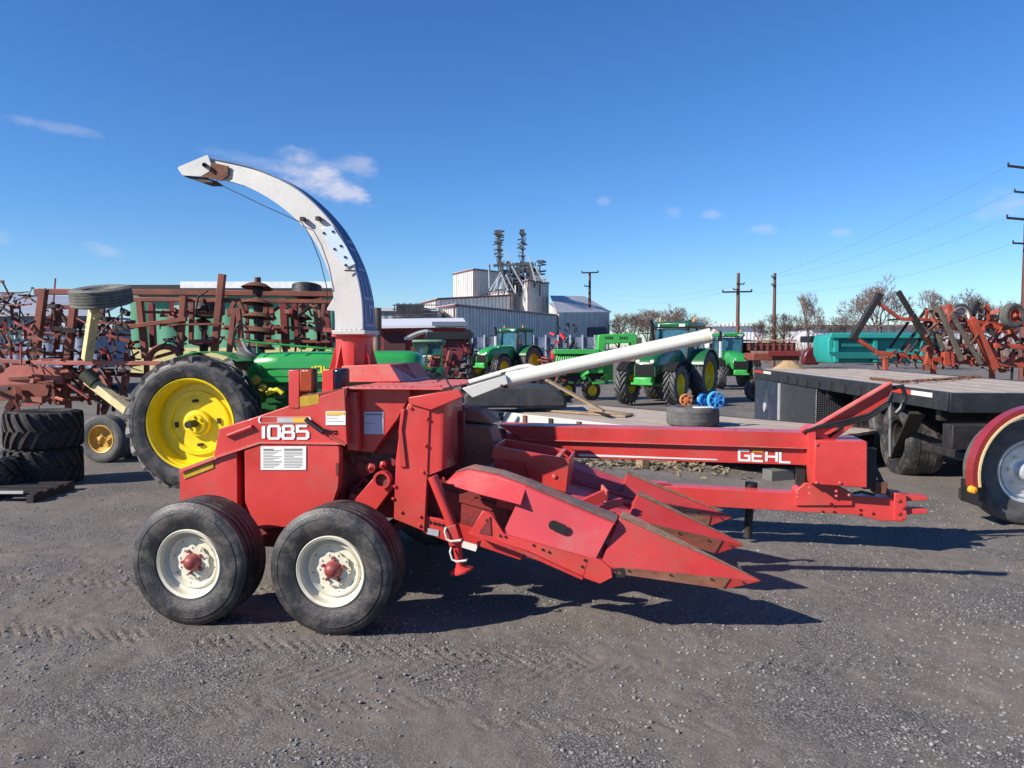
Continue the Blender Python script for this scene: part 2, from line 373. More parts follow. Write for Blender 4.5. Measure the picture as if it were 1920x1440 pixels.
# handle
h1 = [HP(427, 817, .40), HP(427, 817, .38), HP(440, 812, .38), HP(472, 800, .38), HP(474, 799, .40)]
MB().tube(h1, .011, 8).build('handle', RED, up)
# label strip and number
def decal_map(x0, y0, x1, y1, v):   # unit box -> panel, pixel box corners
    a = HP(x0, y1, v); bx = HP(x1, y1, v)-a; by = HP(x0, y0, v)-a
    return lambda x, y, d: a+bx*x+by*y+Vector((0, -d, 0))
G = {'0': [([(0, .15), (.12, 0), (.88, 0), (1, .15), (1, .85), (.88, 1), (.12, 1), (0, .85)], True)],
     '1': [([(.5, 0), (.5, 1)], False)],
     '8': [([(.1, 0), (.9, 0), (1, .12), (1, .42), (.9, .5), (.1, .5), (0, .42), (0, .12)], True), ([(.14, .62), (.06, .7), (.06, .9), (.16, 1), (.84, 1), (.94, .9), (.94, .7), (.86, .62)], False)],
     '5': [([(0, 0), (.85, 0), (1, .12), (1, .45), (.88, .57), (.05, .57), (.05, 1), (.95, 1)], False)],
     'G': [([(1, 1), (0, 1), (0, 0), (1, 0), (1, .48), (.5, .48)], False)], 'E': [([(1, 1), (0, 1), (0, 0), (1, 0)], False), ([(.14, .5), (.9, .5)], False)],
     'H': [([(0, 0), (0, 1)], False), ([(1, 0), (1, 1)], False), ([(.14, .5), (.86, .5)], False)], 'L': [([(0, 1), (0, 0), (1, 0)], False)],
     'J': [([(1, 1), (1, .1), (.8, 0), (.2, 0), (0, .15), (0, .35)], False)], 'O': [([(0, 0), (1, 0), (1, 1), (0, 1)], True)], 'N': [([(0, 0), (0, 1)], False), ([(1, 0), (1, 1)], False), ([(.17, .92), (.83, .08)], False)],
     'D': [([(0, 0), (.8, 0), (1, .2), (1, .8), (.8, 1), (0, 1)], True)], 'R': [([(0, 0), (0, 1), (1, 1), (1, .5), (.18, .5)], False), ([(.5, .42), (1, 0)], False)]}
def write(m, txt, mp, widths, gap, asp, w=.2, th=.002):
    # letters laid in a unit box, x 0..1; strokes drawn in true aspect then squeezed
    tot = sum(widths)+gap*(len(txt)-1); x = 0
    for c, wd in zip(txt, widths):
        for pts, cl in G[c]:
            q = [((x+(.0 if c == '1' else 0)+wd*px)/tot*asp, py) for px, py in pts]
            m.ribbon(q, w, th, lambda X, Y, d: mp(X/asp, w/2+Y*(1-w), d), cl)
        x += wd+gap
d = MB(); write(d, '1085', decal_map(491, 796, 577, 825, .396), [.32, 1, 1, 1], .34, 2.75, .2); d.build('number_decal', WHT, up, smooth=0)
dm = decal_map(485, 780, 583, 795, .396)
d = MB(); d.ribbon([(.0, .5), (.03, .12), (.97, .12), (1, .5), (.97, .88), (.03, .88)], .03, .002, lambda X, Y, z: dm(X, Y, z), True); d.build('stripe_decal', WHT, up, smooth=0)
for x0, x1, m_ in ((.36, .66, GDEC), (.66, .95, YDEC)):
    MB().prism([dm(x0, .2, .0015), dm(x1, .2, .0015), dm(x1, .8, .0015), dm(x0, .8, .0015)], (0, -.001, 0)).build('stripe_block', m_, up)
def paper(x0, y0, x1, y1, v, cols, name, m_=PAPER, parent=hv, lines=9, hdr=None):
    q = decal_map(x0, y0, x1, y1, v)
    s = MB().prism([q(0, 0, 0), q(1, 0, 0), q(1, 1, 0), q(0, 1, 0)], (0, -.002, 0)).build(name, m_, parent)
    b = MB(); r2 = random.Random(int(x0))
    for c in range(cols):
        xa = .06+c*(.92/cols); wd = .92/cols-.06; y = .9
        for i in range(lines):
            t = .022 if i else .05
            L = wd*(1 if r2.random() < .7 else r2.uniform(.5, .9))
            b.prism([q(xa, y-t, .0025), q(xa+L, y-t, .0025), q(xa+L, y, .0025), q(xa, y, .0025)], (0, -.0008, 0)); y -= .84/lines
    b.build('print_lines', INK, s)
    if hdr: b = MB().prism([q(.05, .74, .0024), q(.95, .74, .0024), q(.95, .95, .0024), q(.05, .95, .0024)], (0, -.002, 0)).build('header_band', hdr, s)
    return s
paper(489, 837, 574, 881, .396, 2, 'instruction_plate', PAPER, dr, 13)
paper(611, 771, 648, 797, .396, 1, 'warning_label', PAPER, up, 4, YDEC)
# grip lever and strap
MB().tube([HP(573, 786, .37), HP(606, 811, .37)], .016, 8).build('rubber_grip', BLACK, up)
MB().tube([HP(604, 804, .38), HP(622, 809, .38), HP(650, 808, .44)], .006, 6).build('strap', BLACK, up)
MB().bar(HP(606, 811, .385), HP(648, 834, .39), .012, .02).build('lever', REDW, up)
# lamp posts and lamps
for x0, x1, y0, y1, v in ((541, 561, 694, 766, .395), (604, 625, 694, 737, .75)):
    o = sheet('lamp_post', [(x0, y0), (x1, y0), (x1, y1), (x0, y1-1)], v, .13, RED)
lp = MB(); c0 = HP(572, 713, .37)
def lamp(x0, y0, x1, y1, v, m_, dp):
    a = HP(x0, y1, v); b = HP(x1, y0, v); w_, h_ = b.x-a.x, b.z-a.z
    o = MB().mm((a.x+w_*.06, v, a.z+h_*.03), (b.x-w_*.06, v+dp, b.z-h_*.03)).build('lamp', m_, hv, .014)
    MB().mm((a.x, v+.02, a.z), (b.x, v+dp+.02, b.z)).build('lamp_housing', BLACK, o, .012)
    return o
lamp(559, 691, 588, 737, .39, AMBER, .05); lamp(624, 691, 645, 734, .75, LENSD, .09)
sheet('cross_brace', [(561, 742), (650, 727), (650, 745), (561, 765)], .405, .05, REDD)
sheet('reflector', [(561, 744), (598, 739), (598, 757), (561, 763)], .402, -.003, OLIVE, hv, 0)
# mid body
zt = HP(700, 727, .45).z
ua, ub = HP(646, 727, .45).x, HP(767, 730, .45).x
MB().mm((ua-.02, .46, zt-.012), (ub+.22, 1.75, zt)).build('top_plate', REDT, hv, .003)
b = MB()
for i in range(9): b.bolt((lerp(ua, ub, i/8), .5, zt), .009, (0, 0, 1))
for i in range(7): b.bolt((lerp(ua, ub+.18, i/6), 1.1, zt), .009, (0, 0, 1))
each(b, 'bolt', REDW, hv)
sheet('mid_panel', [(647, 728), (768, 728), (768, 745), (745, 786), (700, 848), (651, 845)], .55, 1.2, RED)
sheet('channel', [(648, 735), (668, 735), (672, 845), (651, 844)], .47, .06, RED)
sheet('mid_dark_plate', [(745, 786), (752, 795), (742, 852), (702, 852)], .62, .02, REDD)  # dark red plate over the dark triangle beside the mid panel
paper(683, 772, 719, 814, .548, 1, 'service_label', PAPERB, hv, 2)
# tall side panel, flared infeed shield
sheet('tall_side_panel', [(765, 757), (806, 765), (802, 880), (796, 997), (738, 973), (742, 860), (750, 800)], .42, .05, RED, bevel=.005)
sheet('raised_strip', [(752, 768), (759, 766), (754, 805), (762, 876), (749, 876), (747, 810)], .405, .02, REDW)
sheet('top_band', [(766, 745), (860, 730), (868, 744), (808, 769), (766, 757)], .40, .04, RED)
sheet('top_band_rear', [(766, 729), (826, 722), (826, 733), (766, 743)], .62, .03, REDW)
bolts([(800, 785), (797, 835), (793, 885), (787, 968), (786, 985), (752, 960), (770, 752), (832, 741), (838, 754), (770, 765), (740, 912), (737, 935)], .415)
rs = []
for i in range(15):
    t = i/14; px = lerp(807, 866, min(1, t*1.0)); v = .43+max(0, t-.4)**1.7*1.9
    top = HP(px, lerp(768, 745, t), v); bot = HP(lerp(799, 868, t), lerp(893, 866, t), v)
    rs.append([top, bot, bot+Vector((0, .012, 0)), top+Vector((0, .012, 0))])
MB().loft(rs).build('flared_shield', RED, hv, 0)
MB().mm(HP(806, 770, .95), HP(872, 900, .99)).build('infeed_wall', REDD, hv)
bolts([(806, 788), (803, 838), (801, 888), (832, 897)], .425, .009, REDW)
# dusty feed housing behind
DSTL = mat('dusty_steel', (.32, .13, .09), .75, 0, .3, 5, .2, 40)
MB().prism(hp([(858, 798), (918, 803), (930, 842), (920, 872), (858, 880)], 1.12), (0, .3, 0)).build('feed_housing', DSTL, hv, .006)
MB().prism(hp([(858, 765), (900, 770), (925, 796), (858, 790)], 1.3), (0, .3, 0)).build('housing_cap', DSTL, hv, .02)
MB().mm(HP(862, 760, 1.35), HP(880, 850, 1.5)).build('housing_post', REDW, hv, .01)
# dark works between panels: arm, ring, pulleys
sheet('lift_arm', [(662, 940), (703, 893), (736, 915), (704, 958)], .47, .06, RED)
c = HP(718, 899, .44); MB().lathe([(0, .058), (-.03, .058), (-.03, .042), (.03, .040), (.03, .058)], c, n=28, closed=True).build('ring', REDW, hv, 0)
MB().lathe([(.02, .04), (.0, .04), (0, 0)], c, n=20).build('ring_core', RUST, hv)
b = MB(); c = HP(685, 872, .6); b.lathe([(0, .07), (-.03, .07), (-.03, .03), (-.06, .03), (-.06, 0)], c, n=24); c = HP(672, 925, .6); b.lathe([(0, .05), (-.04, .05), (-.04, 0)], c, n=20)
b.tube([HP(650, 855, .58), HP(690, 905, .58), HP(740, 880, .58)], .012, 6).tube([HP(655, 935, .55), HP(700, 870, .6), HP(735, 930, .55)], .012, 6)
b.bar(HP(690, 960, .6), HP(740, 860, .6), .05).build('pulley_drive', REDD, hv)
for x, y, r_ in ((699, 875, .035), (690, 925, .03), (668, 935, .04), (722, 870, .025)):
    MB().lathe([(0, r_), (-.05, r_), (-.055, r_*.5), (-.07, 0)], HP(x, y, .57), n=18).build('drive_hub', REDW, hv)
# gearbox cover and spout base
VS = 1.30
rs = []
fr = hp([(628, 716), (650, 689), (733, 683), (762, 714)], VS-.12); bk = hp([(640, 712), (655, 686), (742, 683), (781, 712)], VS+.5)
MB().prism(hp([(632, 717), (641, 686), (731, 683), (752, 716)], VS-.15), (.0, .75, 0)).build('gearbox_cover', REDT, hv, .006)
MB().prism([HP(731, 683, VS-.15), HP(752, 716, VS-.15), HP(782, 716, VS+.2), HP(757, 686, VS+.2)], (0, .4, 0)).build('cover_slope', RED, hv, .004)
cb = HP(664, 702, VS+.17); ct = HP(664, 628, VS+.17); rad = (HP(698, 660, VS+.17)-HP(630, 660, VS+.17)).x/2
m_ = MB(); z0, z1 = cb.z, ct.z
m_.lathe([(0, rad*1.02), (.012, rad*1.02), (.02, rad*.92), (z1-z0-.02, rad*.92), (z1-z0-.012, rad*1.15), (z1-z0, rad*1.15), (z1-z0, 0)], (cb.x, cb.y, z0), (0, 0, 1), 40)
for a in range(0, 360, 45):
    t = R(a+20); dr_ = Vector((math.cos(t), math.sin(t), 0)); p = Vector((cb.x, cb.y, z0)); sd = dr_.cross(Vector((0, 0, 1)))*.006
    pts = [p+dr_*rad*.9, p+dr_*rad*1.35, p+dr_*rad*.9+Vector((0, 0, (z1-z0)*.8))]
    m_.prism([q-sd for q in pts], sd*2)
m_.build('spout_base', RED, hv, 0)
MB().lathe([(0, rad*1.15), (.035, rad*1.15), (.035, rad*1.02), (0, rad*1.02)], (cb.x, cb.y, z0-.03), (0, 0, 1), 40, True).build('ring_gear', RUST, hv)
# spout
inn = [(628, 626), (628, 600), (626, 565), (620, 525), (607, 487), (588, 450), (563, 419), (533, 392), (500, 369), (463, 350), (425, 338), (392, 330)]
out = [(680, 626), (680, 595), (677, 555), (668, 513), (653, 473), (632, 433), (606, 400), (575, 370), (540, 345), (500, 326), (462, 313), (398, 299)]
m1 = MB(); m2 = MB(); m3 = MB(); nI = []; nO = []; fI = []; fO = []
def cr(p, n=4):
    q = []
    for i in range(len(p)-1):
        a = Vector(p[max(i-1, 0)]); b = Vector(p[i]); c = Vector(p[i+1]); d_ = Vector(p[min(i+2, len(p)-1)])
        for k in range(n):
            t = k/n; q.append(.5*((2*b)+(c-a)*t+(2*a-5*b+4*c-d_)*t*t+(-a+3*b-3*c+d_)*t**3))
    return q+[Vector(p[-1])]
I2, O2 = cr(inn), cr(out); K = len(I2)
for i in range(K):
    t = i/(K-1); wd = lerp(.25, .11, min(1, t*1.15)); v0 = VS+.02+.06*t
    a = HP(I2[i].x, I2[i].y, v0); b = HP(O2[i].x, O2[i].y, v0)
    nI.append(a); nO.append(b); fI.append(a+Vector((0, wd, 0))); fO.append(b+Vector((0, wd, 0)))
vs = [p for q in zip(nO, nI, fI, fO) for p in q]
m1.add(vs, [(i*4+k, i*4+k+1, i*4+5+k, i*4+4+k) for i in range(K-1) for k in range(3)])
sp = m1.build('spout', WHITE, hv, smooth=0)
sp.modifiers.new('solid', 'SOLIDIFY').thickness = .006
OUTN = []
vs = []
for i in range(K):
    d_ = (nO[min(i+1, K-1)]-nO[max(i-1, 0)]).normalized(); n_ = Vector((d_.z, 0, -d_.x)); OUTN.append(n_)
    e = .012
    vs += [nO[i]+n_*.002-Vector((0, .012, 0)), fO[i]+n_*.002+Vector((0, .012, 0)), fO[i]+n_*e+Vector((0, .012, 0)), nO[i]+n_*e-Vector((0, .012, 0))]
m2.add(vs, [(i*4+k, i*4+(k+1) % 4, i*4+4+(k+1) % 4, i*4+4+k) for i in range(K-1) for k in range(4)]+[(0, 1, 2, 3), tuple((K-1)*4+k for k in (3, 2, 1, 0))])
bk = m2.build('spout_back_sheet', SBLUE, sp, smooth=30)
def spmap(x, y, d_):      # x along spout in steps, y 0 far .. 1 near
    i = max(0, min(K-1.001, x)); k = int(i); f = i-k
    p = lerp(fO[k], fO[k+1], f); q = lerp(nO[k], nO[k+1], f); n_ = lerp(OUTN[k], OUTN[k+1], f)
    return lerp(p, q, .14+y*.72)+n_*(.0135+d_)
m3 = MB(); x = 2.4
for c in 'GEHL':
    for pts, cl in G[c]:
        P2 = []
        for j in range(len(pts)-(0 if cl else 1)):
            a = Vector(pts[j]); b = Vector(pts[(j+1) % len(pts)])
            P2 += [a+(b-a)*k/4 for k in range(4)]
        if not cl: P2.append(Vector(pts[-1]))
        m3.ribbon([(p.x*1.0, p.y) for p in P2], .15, .002, lambda X, Y, z, x=x: spmap(x+X*3.8, Y, z), cl)
    x += 5.2
m3.build('spout_lettering', mat('pale_blue_letters', (.24, .29, .44), .5), sp, smooth=0)
# notch bracket, patch plate, bolts, seam
sheet('spout_bracket', [(613, 578), (627, 556), (629, 584), (613, 582)], VS+.03, .1, WHITE, sp)
sheet('patch_plate', [(603, 428), (624, 423), (650, 462), (667, 495), (650, 503), (622, 470)], VS+.035, -.01, mat('bright_patch', (.7, .73, .78), .3, .6, .1, 10), sp, .002)
b = MB()
for x, y in ((607, 437), (624, 434), (627, 467), (639, 461), (647, 482), (648, 497), (434, 334), (383, 309)): b.bolt(HP(x, y, VS+.02), .011)
for x, y in ((568, 411), (597, 410)): b.box(HP(x, y, VS+.02), (.03, .05, .03))
b.tube([HP(668, 508, VS+.03), HP(646, 507, VS)], .006, 6)
for x in range(632, 700, 9): b.bolt(HP(min(x, 678), 619, VS+.015), .006)
each(b, 'bolt', DARK, sp)
sheet('spout_foot', [(622, 619), (684, 619), (684, 627), (622, 627)], VS-.02, .32, WHITE, sp)
sheet('hinge_plate', [(380, 333), (392, 304), (430, 312), (429, 330), (416, 340), (394, 334)], VS+.065, -.012, RUST, sp, .002)
df = sheet('deflector', [(333, 316), (334, 313), (386, 291), (390, 291), (396, 308), (392, 322), (376, 331), (342, 329)], VS+.05, .012, WHITE, sp, .002)
MB().prism(hp([(340, 329), (388, 333), (400, 342), (378, 342)], VS+.07), (0, .16, 0)).build('deflector_floor', DARK, sp)
MB().prism(hp([(334, 316), (386, 293), (390, 300), (338, 322)], VS+.062), (0, .16, 0)).build('deflector_top', WHITE, sp)
b = MB(); b.tube([HP(383, 309, VS+.05), HP(383, 309, VS-.0)], .018, 10); b.build('pivot_bolt', DARK, sp)
b = MB(); b.tube([HP(405, 338, VS), HP(421, 350, VS), HP(500, 388, VS), HP(567, 418, VS), HP(583, 445, VS), HP(600, 488, VS), HP(612, 535, VS), HP(618, 600, VS+.1)], .0035, 5); b.build('control_cable', DARK, sp)
# ------------------------------------------------ corn head
mh = MB().bar(HP(800, 985, .6), HP(1090, 1062, .6), .06, .06).bar(HP(800, 985, 2.2), HP(1090, 1045, 2.2)+Vector((0, 0, 0)), .06, .06).bar(HP(850, 1000, .5), HP(850, 1000, .5)+Vector((0, 1.9, 0)), .08, .1)
head = mh.build('corn_head', REDD, hv, .004)
def station(rdg, shl, bot, vc, vs_, vb):
    a = HP(*bot, vb); s_ = HP(*shl, vs_); r_ = HP(*rdg, vc)
    near = [a, s_]
    for k in range(1, 9):
        t = k/9*math.pi/2; near.append(Vector((lerp(s_.x, r_.x, math.sin(t)), s_.y+(r_.y-s_.y)*(1-math.cos(t)), s_.z+(r_.z-s_.z)*math.sin(t))))
    near.append(r_)
    far = [Vector((p.x, 2*vc-p.y, p.z)) for p in reversed(near[:-1])]
    return near+far
def hood(name, sts, m_, parent=head, stripe=True):
    m = MB(); n = len(sts[0]); vs = [p for s_ in sts for p in s_]
    m.add(vs, [(i*n+k, i*n+k+1, (i+1)*n+k+1, (i+1)*n+k) for i in range(len(sts)-1) for k in range(n-1)])
    o = m.build(name, m_, parent, smooth=0); o.modifiers.new('solid', 'SOLIDIFY').thickness = .006
    if stripe:
        m = MB(); vs = []; c = n//2
        for s_ in sts:
            for k in (-3, -2, -1, 0, 1, 2, 3): vs.append(s_[c+k*2]+Vector((0, -.002 if k < 0 else .002, .005)))
        m.add(vs, [(i*7+k, i*7+k+1, i*7+8+k, i*7+7+k) for i in range(len(sts)-1) for k in range(6)])
        m.build('worn_ridge', mat('dusty_worn_paint', (.23, .15, .12), .6, .1, .3, 10, .2, 50, (.34, .06, .05), .5, 7), o, smooth=50)
    return o
HD = mat('hood_red', (.53, .055, .062), .42, 0, .12, 2.0, .2, 4, (.38, .12, .10), .45, 2.4, coat=.1, chips=1.1)
hood('rear_hood', [station((862, 880), (850, 890), (836, 904), .56, .47, .40), station((890, 873), (874, 883), (853, 912), .50, .41, .34), station((945, 884), (928, 895), (905, 928), .44, .34, .24), station((993, 903), (986, 913), (976, 946), .40, .29, .18)], HD)
hood('front_hood', [station((989, 900), (983, 914), (938, 1010), .40, .28, .155), station((1031, 918), (1023, 932), (985, 1024), .39, .27, .155), station((1158, 970), (1149, 985), (1112, 1056), .38, .25, .155)], HD)
# side skirt rails
sheet('side_skirt', [(905, 957), (921, 963), (945, 1001), (1104, 1046), (1094, 1082), (991, 1034), (880, 1000)], .15, .02, RED, head)
sheet('skirt_gusset', [(919, 968), (921, 1004), (898, 999)], .147, -.004, REDD, head, 0)
sheet('skirt_lip', [(880, 996), (991, 1036), (1094, 1083), (1092, 1088), (988, 1042), (878, 1001)], .135, .05, REDW, head, .002)
sheet('toe_plate', [(1103, 1044), (1126, 1050), (1146, 1066), (1149, 1083), (1125, 1095), (1092, 1083)], .152, .4, RED, head)
sheet('lower_rail', [(905, 1003), (985, 1032), (976, 1051), (900, 1025)], .24, .05, REDW, head)
MB().prism(hp([(1146, 1066), (1168, 1066), (1172, 1082), (1148, 1083)], .17), (0, .1, 0)).build('worn_toe', DARK, head)
sl_ = []
c0 = HP(1046, 988, .384)
for k in range(24):
    t = 2*math.pi*k/24; x = 9*(1 if math.cos(t) > 0 else -1)+9*math.cos(t); y = 9*math.sin(t); a = R(22)
    X_, Y_ = 1046+x*math.cos(a)-y*math.sin(a), 988+x*math.sin(a)+y*math.cos(a); sl_.append(HP(X_, Y_, .24-(.085)*((Y_-948)/88)-.008))
MB().prism(sl_, (0, -.0025, 0)).build('oval_slot', mat('slot_dark', (.004, .004, .004), .9), head)
bolts([(947, 1006), (1096, 1050), (1000, 1022), (1017, 1030), (1029, 1035), (1091, 1062), (937, 1004), (912, 975)], .148, .008, DARK, head)
def snout(A, B, Cc, T, vc, hw, extra_low=None, nm='snout', tipz=None, small=0):
    # A ridge back, B lower back, Cc lower front, T tip (pixels)
    a = HP(*A, vc); b = HP(*B, vc-hw); c = HP(*Cc, vc-hw*.22); t = HP(*T, vc)
    mid = HP(*extra_low, vc-hw*.98) if extra_low else lerp(b, a, .12)
    mir = lambda p: Vector((p.x, 2*vc-p.y, p.z))
    m = MB(); V = [a, b, c, t, mir(b), mir(c), mid, mir(mid)]
    m.add(V, [(0, 6, 3), (6, 1, 2, 3), (0, 3, 7), (7, 3, 5, 4), (1, 4, 5, 2), (2, 5, 3), (0, 7, 4, 1, 6)])
    o = m.build(nm, RED, head, .004, smooth=0)
    ns = []
    nn = (mid-a).cross(t-a).normalized()
    if nn.y > 0: nn = -nn
    w0 = lerp(a, mid, .13); w1 = lerp(t, lerp(mid, t, .9), .6)
    off = nn*.004
    MB().add([a+off, w0+off, lerp(mid, t, .96)+off, t+off, mir(a)+Vector((0, .004, .004)), mir(w0)+Vector((0, .004, .004)), mir(lerp(mid, t, .96))+Vector((0, .004, .004))], [(0, 1, 2, 3), (0, 3, 6, 5)]) if False else None
    s_ = MB(); s_.add([a+off, w0+off, lerp(w0, t, .93)+off, t+off, a+off*3, w0+off*2, lerp(w0, t, .93)+off*2, t+off*2], [(0, 1, 2, 3), (4, 5, 6, 7), (0, 1, 5, 4), (1, 2, 6, 5), (2, 3, 7, 6)])
    s_.build('worn_edge', WORN, o, smooth=0)
    n2 = (b-mid).cross(t-mid).normalized()
    if n2.y > 0: n2 = -n2
    f = lambda p, q, k: lerp(p, q, k)+n2*.004
    s_ = MB()
    p0, p1, p2, p3 = f(mid, t, .12), f(b, c, .12), f(b, c, .97), f(mid, t, .80)
    s_.add([p0, p1, p2, p3]+[p+n2*.002 for p in (p0, p1, p2, p3)], [(0, 1, 2, 3), (4, 5, 6, 7), (0, 1, 5, 4), (1, 2, 6, 5), (2, 3, 7, 6), (3, 0, 4, 7)])
    s_.build('wear_strip', mat('worn_strip', (.30, .14, .08), .45, .3, .35, 9, .2, 60, (.52, .06, .05), .6, 4, stretch=(1, 2, 2)), o, smooth=0)
    bb = MB()
    for k in (.18, .45, .72, .93): bb.bolt(lerp(lerp(mid, b, .35), lerp(t, c, .25), k)+n2*.006, .007, n2)
    each(bb, 'bolt', DARK, o)
    return o
snout((1167, 958), (1130, 1072), (1362, 1105), (1429, 1090), .37, .22, (1124, 1060))
snout((1197, 922), (1178, 985), (1344, 1039), (1397, 1022), 1.02, .24, (1178, 972))
snout((1176, 884), (1165, 930), (1333, 986), (1375, 971), 1.66, .24, (1165, 925))
def hood2(A, B, vc, hw, dz):
    a, b = HP(*A, vc), HP(*B, vc)
    sts = []
    for p in (a, lerp(a, b, .5), b):
        r_ = [p+Vector((0, -hw, -dz)), p+Vector((0, -hw, -dz*.4)), p+Vector((0, -hw*.7, -dz*.1)), p, p+Vector((0, hw*.7, -dz*.1)), p+Vector((0, hw, -dz*.4)), p+Vector((0, hw, -dz))]
        sts.append(r_)
    m = MB(); m.add([q for s_ in sts for q in s_], [(i*7+k, i*7+k+1, i*7+8+k, i*7+7+k) for i in range(2) for k in range(6)])
    o = m.build('hood', HD, head, smooth=0); o.modifiers.new('solid', 'SOLIDIFY').thickness = .006
hood2((1020, 893), (1182, 955), 1.02, .2, .2); hood2((1040, 853), (1178, 902), 1.66, .2, .22)
# gathering plates between the snouts
for v0, pa, pb in ((.62, (935, 938), (1130, 990)), (.80, (1010, 928), (1150, 970)), (1.26, (1020, 900), (1190, 950)), (1.44, (1060, 900), (1200, 940))):
    MB().bar(HP(*pa, v0), HP(*pb, v0), .16, .05).build('gathering_plate', REDW, head, .004)
MB().bar(HP(1085, 950, .64), HP(1135, 927, .70), .03, .07).bar(HP(1110, 958, .64), HP(1165, 940, .80), .03, .05).build('chain_guide', RED, head, .004)
MB().bar(HP(1128, 920, 1.0), HP(1138, 932, .9), .012, .09).build('guide_fin', REDT, head)
# header box
bx = MB(); 
q = hp([(925, 836), (1068, 861), (1061, 924), (993, 902), (985, 868), (922, 860)], .85)
bo = MB().prism(q, (0, .02, 0)).prism([HP(925, 836, .87), HP(1068, 861, .87), HP(1061, 920, .87), HP(925, 890, .87)], (0, .03, 0))
r1 = HP(1068, 861, .87); r2 = HP(1061, 924, .87)
bo.prism([r1, r2, r2+Vector((0, .4, 0)), r1+Vector((0, .4, 0))], (-.015, 0, 0))
l1 = HP(925, 836, .87); l2 = HP(925, 890, .87)
bo.prism([l1, l2, l2+Vector((0, .4, 0)), l1+Vector((0, .4, 0))], (.015, 0, 0)).prism([l1+Vector((0, .4, 0)), r1+Vector((0, .4, 0)), r2+Vector((0, .4, 0)), l2+Vector((0, .4, 0))], (0, .015, 0))
bo.build('drive_box', RED, head, .003)
MB().bar(HP(1046, 858, .88), HP(1046, 858, .88)+Vector((0, .38, 0)), .03, .02).build('box_brace', REDT, head)
bolts([(1039, 893)], .845, .016, REDT, head)
sheet('gap_shade_sheet', [(800, 900), (975, 940), (955, 1010), (800, 985)], .56, .02, REDD, head, 0)  # added dark sheet standing in for the shade under the rear hood
MB().bar(HP(800, 905, .7), HP(960, 950, .7), .3, .06).bar(HP(805, 960, .75), HP(950, 1000, .75), .4, .05).build('gathering_deck', REDD, head, .004)
sheet('row_bracket', [(866, 940), (892, 948), (890, 985), (880, 990), (860, 980)], .6, .04, RED, head)
MB().tube([HP(800, 925, .8), HP(870, 950, .8), HP(930, 1000, .8)], .03, 8).build('drive_shaft', DARK, head)
# lower side frame with holes and reflector
sheet('side_frame', [(795, 966), (940, 1005), (905, 1016), (892, 1033), (850, 1020), (793, 998)], .44, .04, RED, head)
sheet('reflector', [(868, 1014), (896, 1022), (892, 1034), (866, 1026)], .437, -.003, PAPER, head, 0)
sheet('reflector', [(801, 990), (823, 994), (822, 1006), (800, 1001)], .437, -.003, mat('dull_label', (.35, .36, .42), .6), head, 0)
b = MB()
for x in (806, 815, 823, 831): b.lathe([(0, .011), (-.003, .011), (-.003, 0)], HP(x, 979+(x-806)*.25, .438), n=10)
each(b, 'frame_hole', mat('slot_dark', (.004, .004, .004)), head)
# parking jack of the head
jk = MB().tube([HP(811, 893, .285), HP(850, 990, .285)], .032, 14).build('parking_jack', RED, head)
MB().bar(HP(846, 984, .285), HP(857, 1020, .285), .08).build('jack_sleeve', REDW, jk, .005)
MB().tube([HP(853, 1005, .285), HP(865, 1068, .285)], .026, 12).build('inner_tube', REDW, jk)
MB().lathe([(0, .075), (.012, .075), (.035, .03), (.05, .028)], HP(866, 1072, .285), (-.25, 0, .97), 24).build('jack_foot', REDW, jk)
for x, y in ((838, 1005), (848, 1043)):
    MB().tube([HP(x+28, y+6, .255), HP(x+26, y+8, .225), HP(x+8, y+10, .225), HP(x, y+6, .225), HP(x-4, y-8, .225), HP(x-2, y-16, .245)], .007, 7).build('locking_pin', WPIPE, jk)
# ------------------------------------------------ tongue (far side)
VT = 2.35
tg = sheet('tongue', [(1240, 911), (1490, 925), (1600, 930), (1682, 934), (1684, 977), (1655, 977), (1600, 965), (1330, 950), (1240, 930)], VT, .16, RED)
sheet('tongue_plate', [(1492, 921), (1510, 906), (1560, 906), (1600, 927), (1598, 948), (1492, 948)], VT-.02, .2, RED, tg)
ub_ = sheet('drive_cover_lower', [(934, 812), (1515, 838), (1527, 840), (1527, 873), (1460, 871), (1085, 859), (975, 850)], VT-.02, .22, RED, tg)
MB().prism([HP(934, 797, VT-.05), HP(1514, 812, VT-.05), HP(1514, 840, VT-.05), HP(978, 824, VT-.05)], (0, .28, 0)).build('drive_cover', RED, tg, .006)
MB().bar(HP(978, 824, VT-.055), HP(1514, 840.5, VT-.055), .012, .008).build('cover_lip', REDT, tg)
MB().prism([HP(1085, 851, VT-.022), HP(1345, 861, VT-.022), HP(1345, 863, VT-.022), HP(1085, 855, VT-.022)], (0, -.002, 0)).build('white_stripe', WHT, tg)
gm = decal_map(1386, 842, 1482, 865, VT-.022)
gm2 = lambda x, y, d_: gm(x, y, d_)+Vector((0, 0, -.02*x))
d = MB(); tot = 4.9
xs = [0, 1.35, 2.7, 4.05]; W4 = 5.05
for c, x in zip('GEHL', xs):
    for j, (pts, cl) in enumerate(G[c]):
        if c == 'E' and j == 0: pts = [(0, .80), (0, 0), (1, 0)]
        d.ribbon([((x+p[0])/W4*4.3, p[1]) for p in pts], .21, .002, lambda X, Y, z: gm2(X/4.3, .1+Y*.8, z), cl)
d.build('brand_lettering', WHT, ub_, smooth=0)
MB().ribbon([((1.32)/W4*4.3, 1), ((2.4)/W4*4.3, 1)], .21, .002, lambda X, Y, z: gm2(X/4.3, .1+Y*.8, z)).build('yellow_bar', YDEC, ub_, smooth=0)
sheet('gear_box', [(1528, 826), (1626, 828), (1626, 915), (1527, 908)], VT-.16, .42, RED, tg, .006)
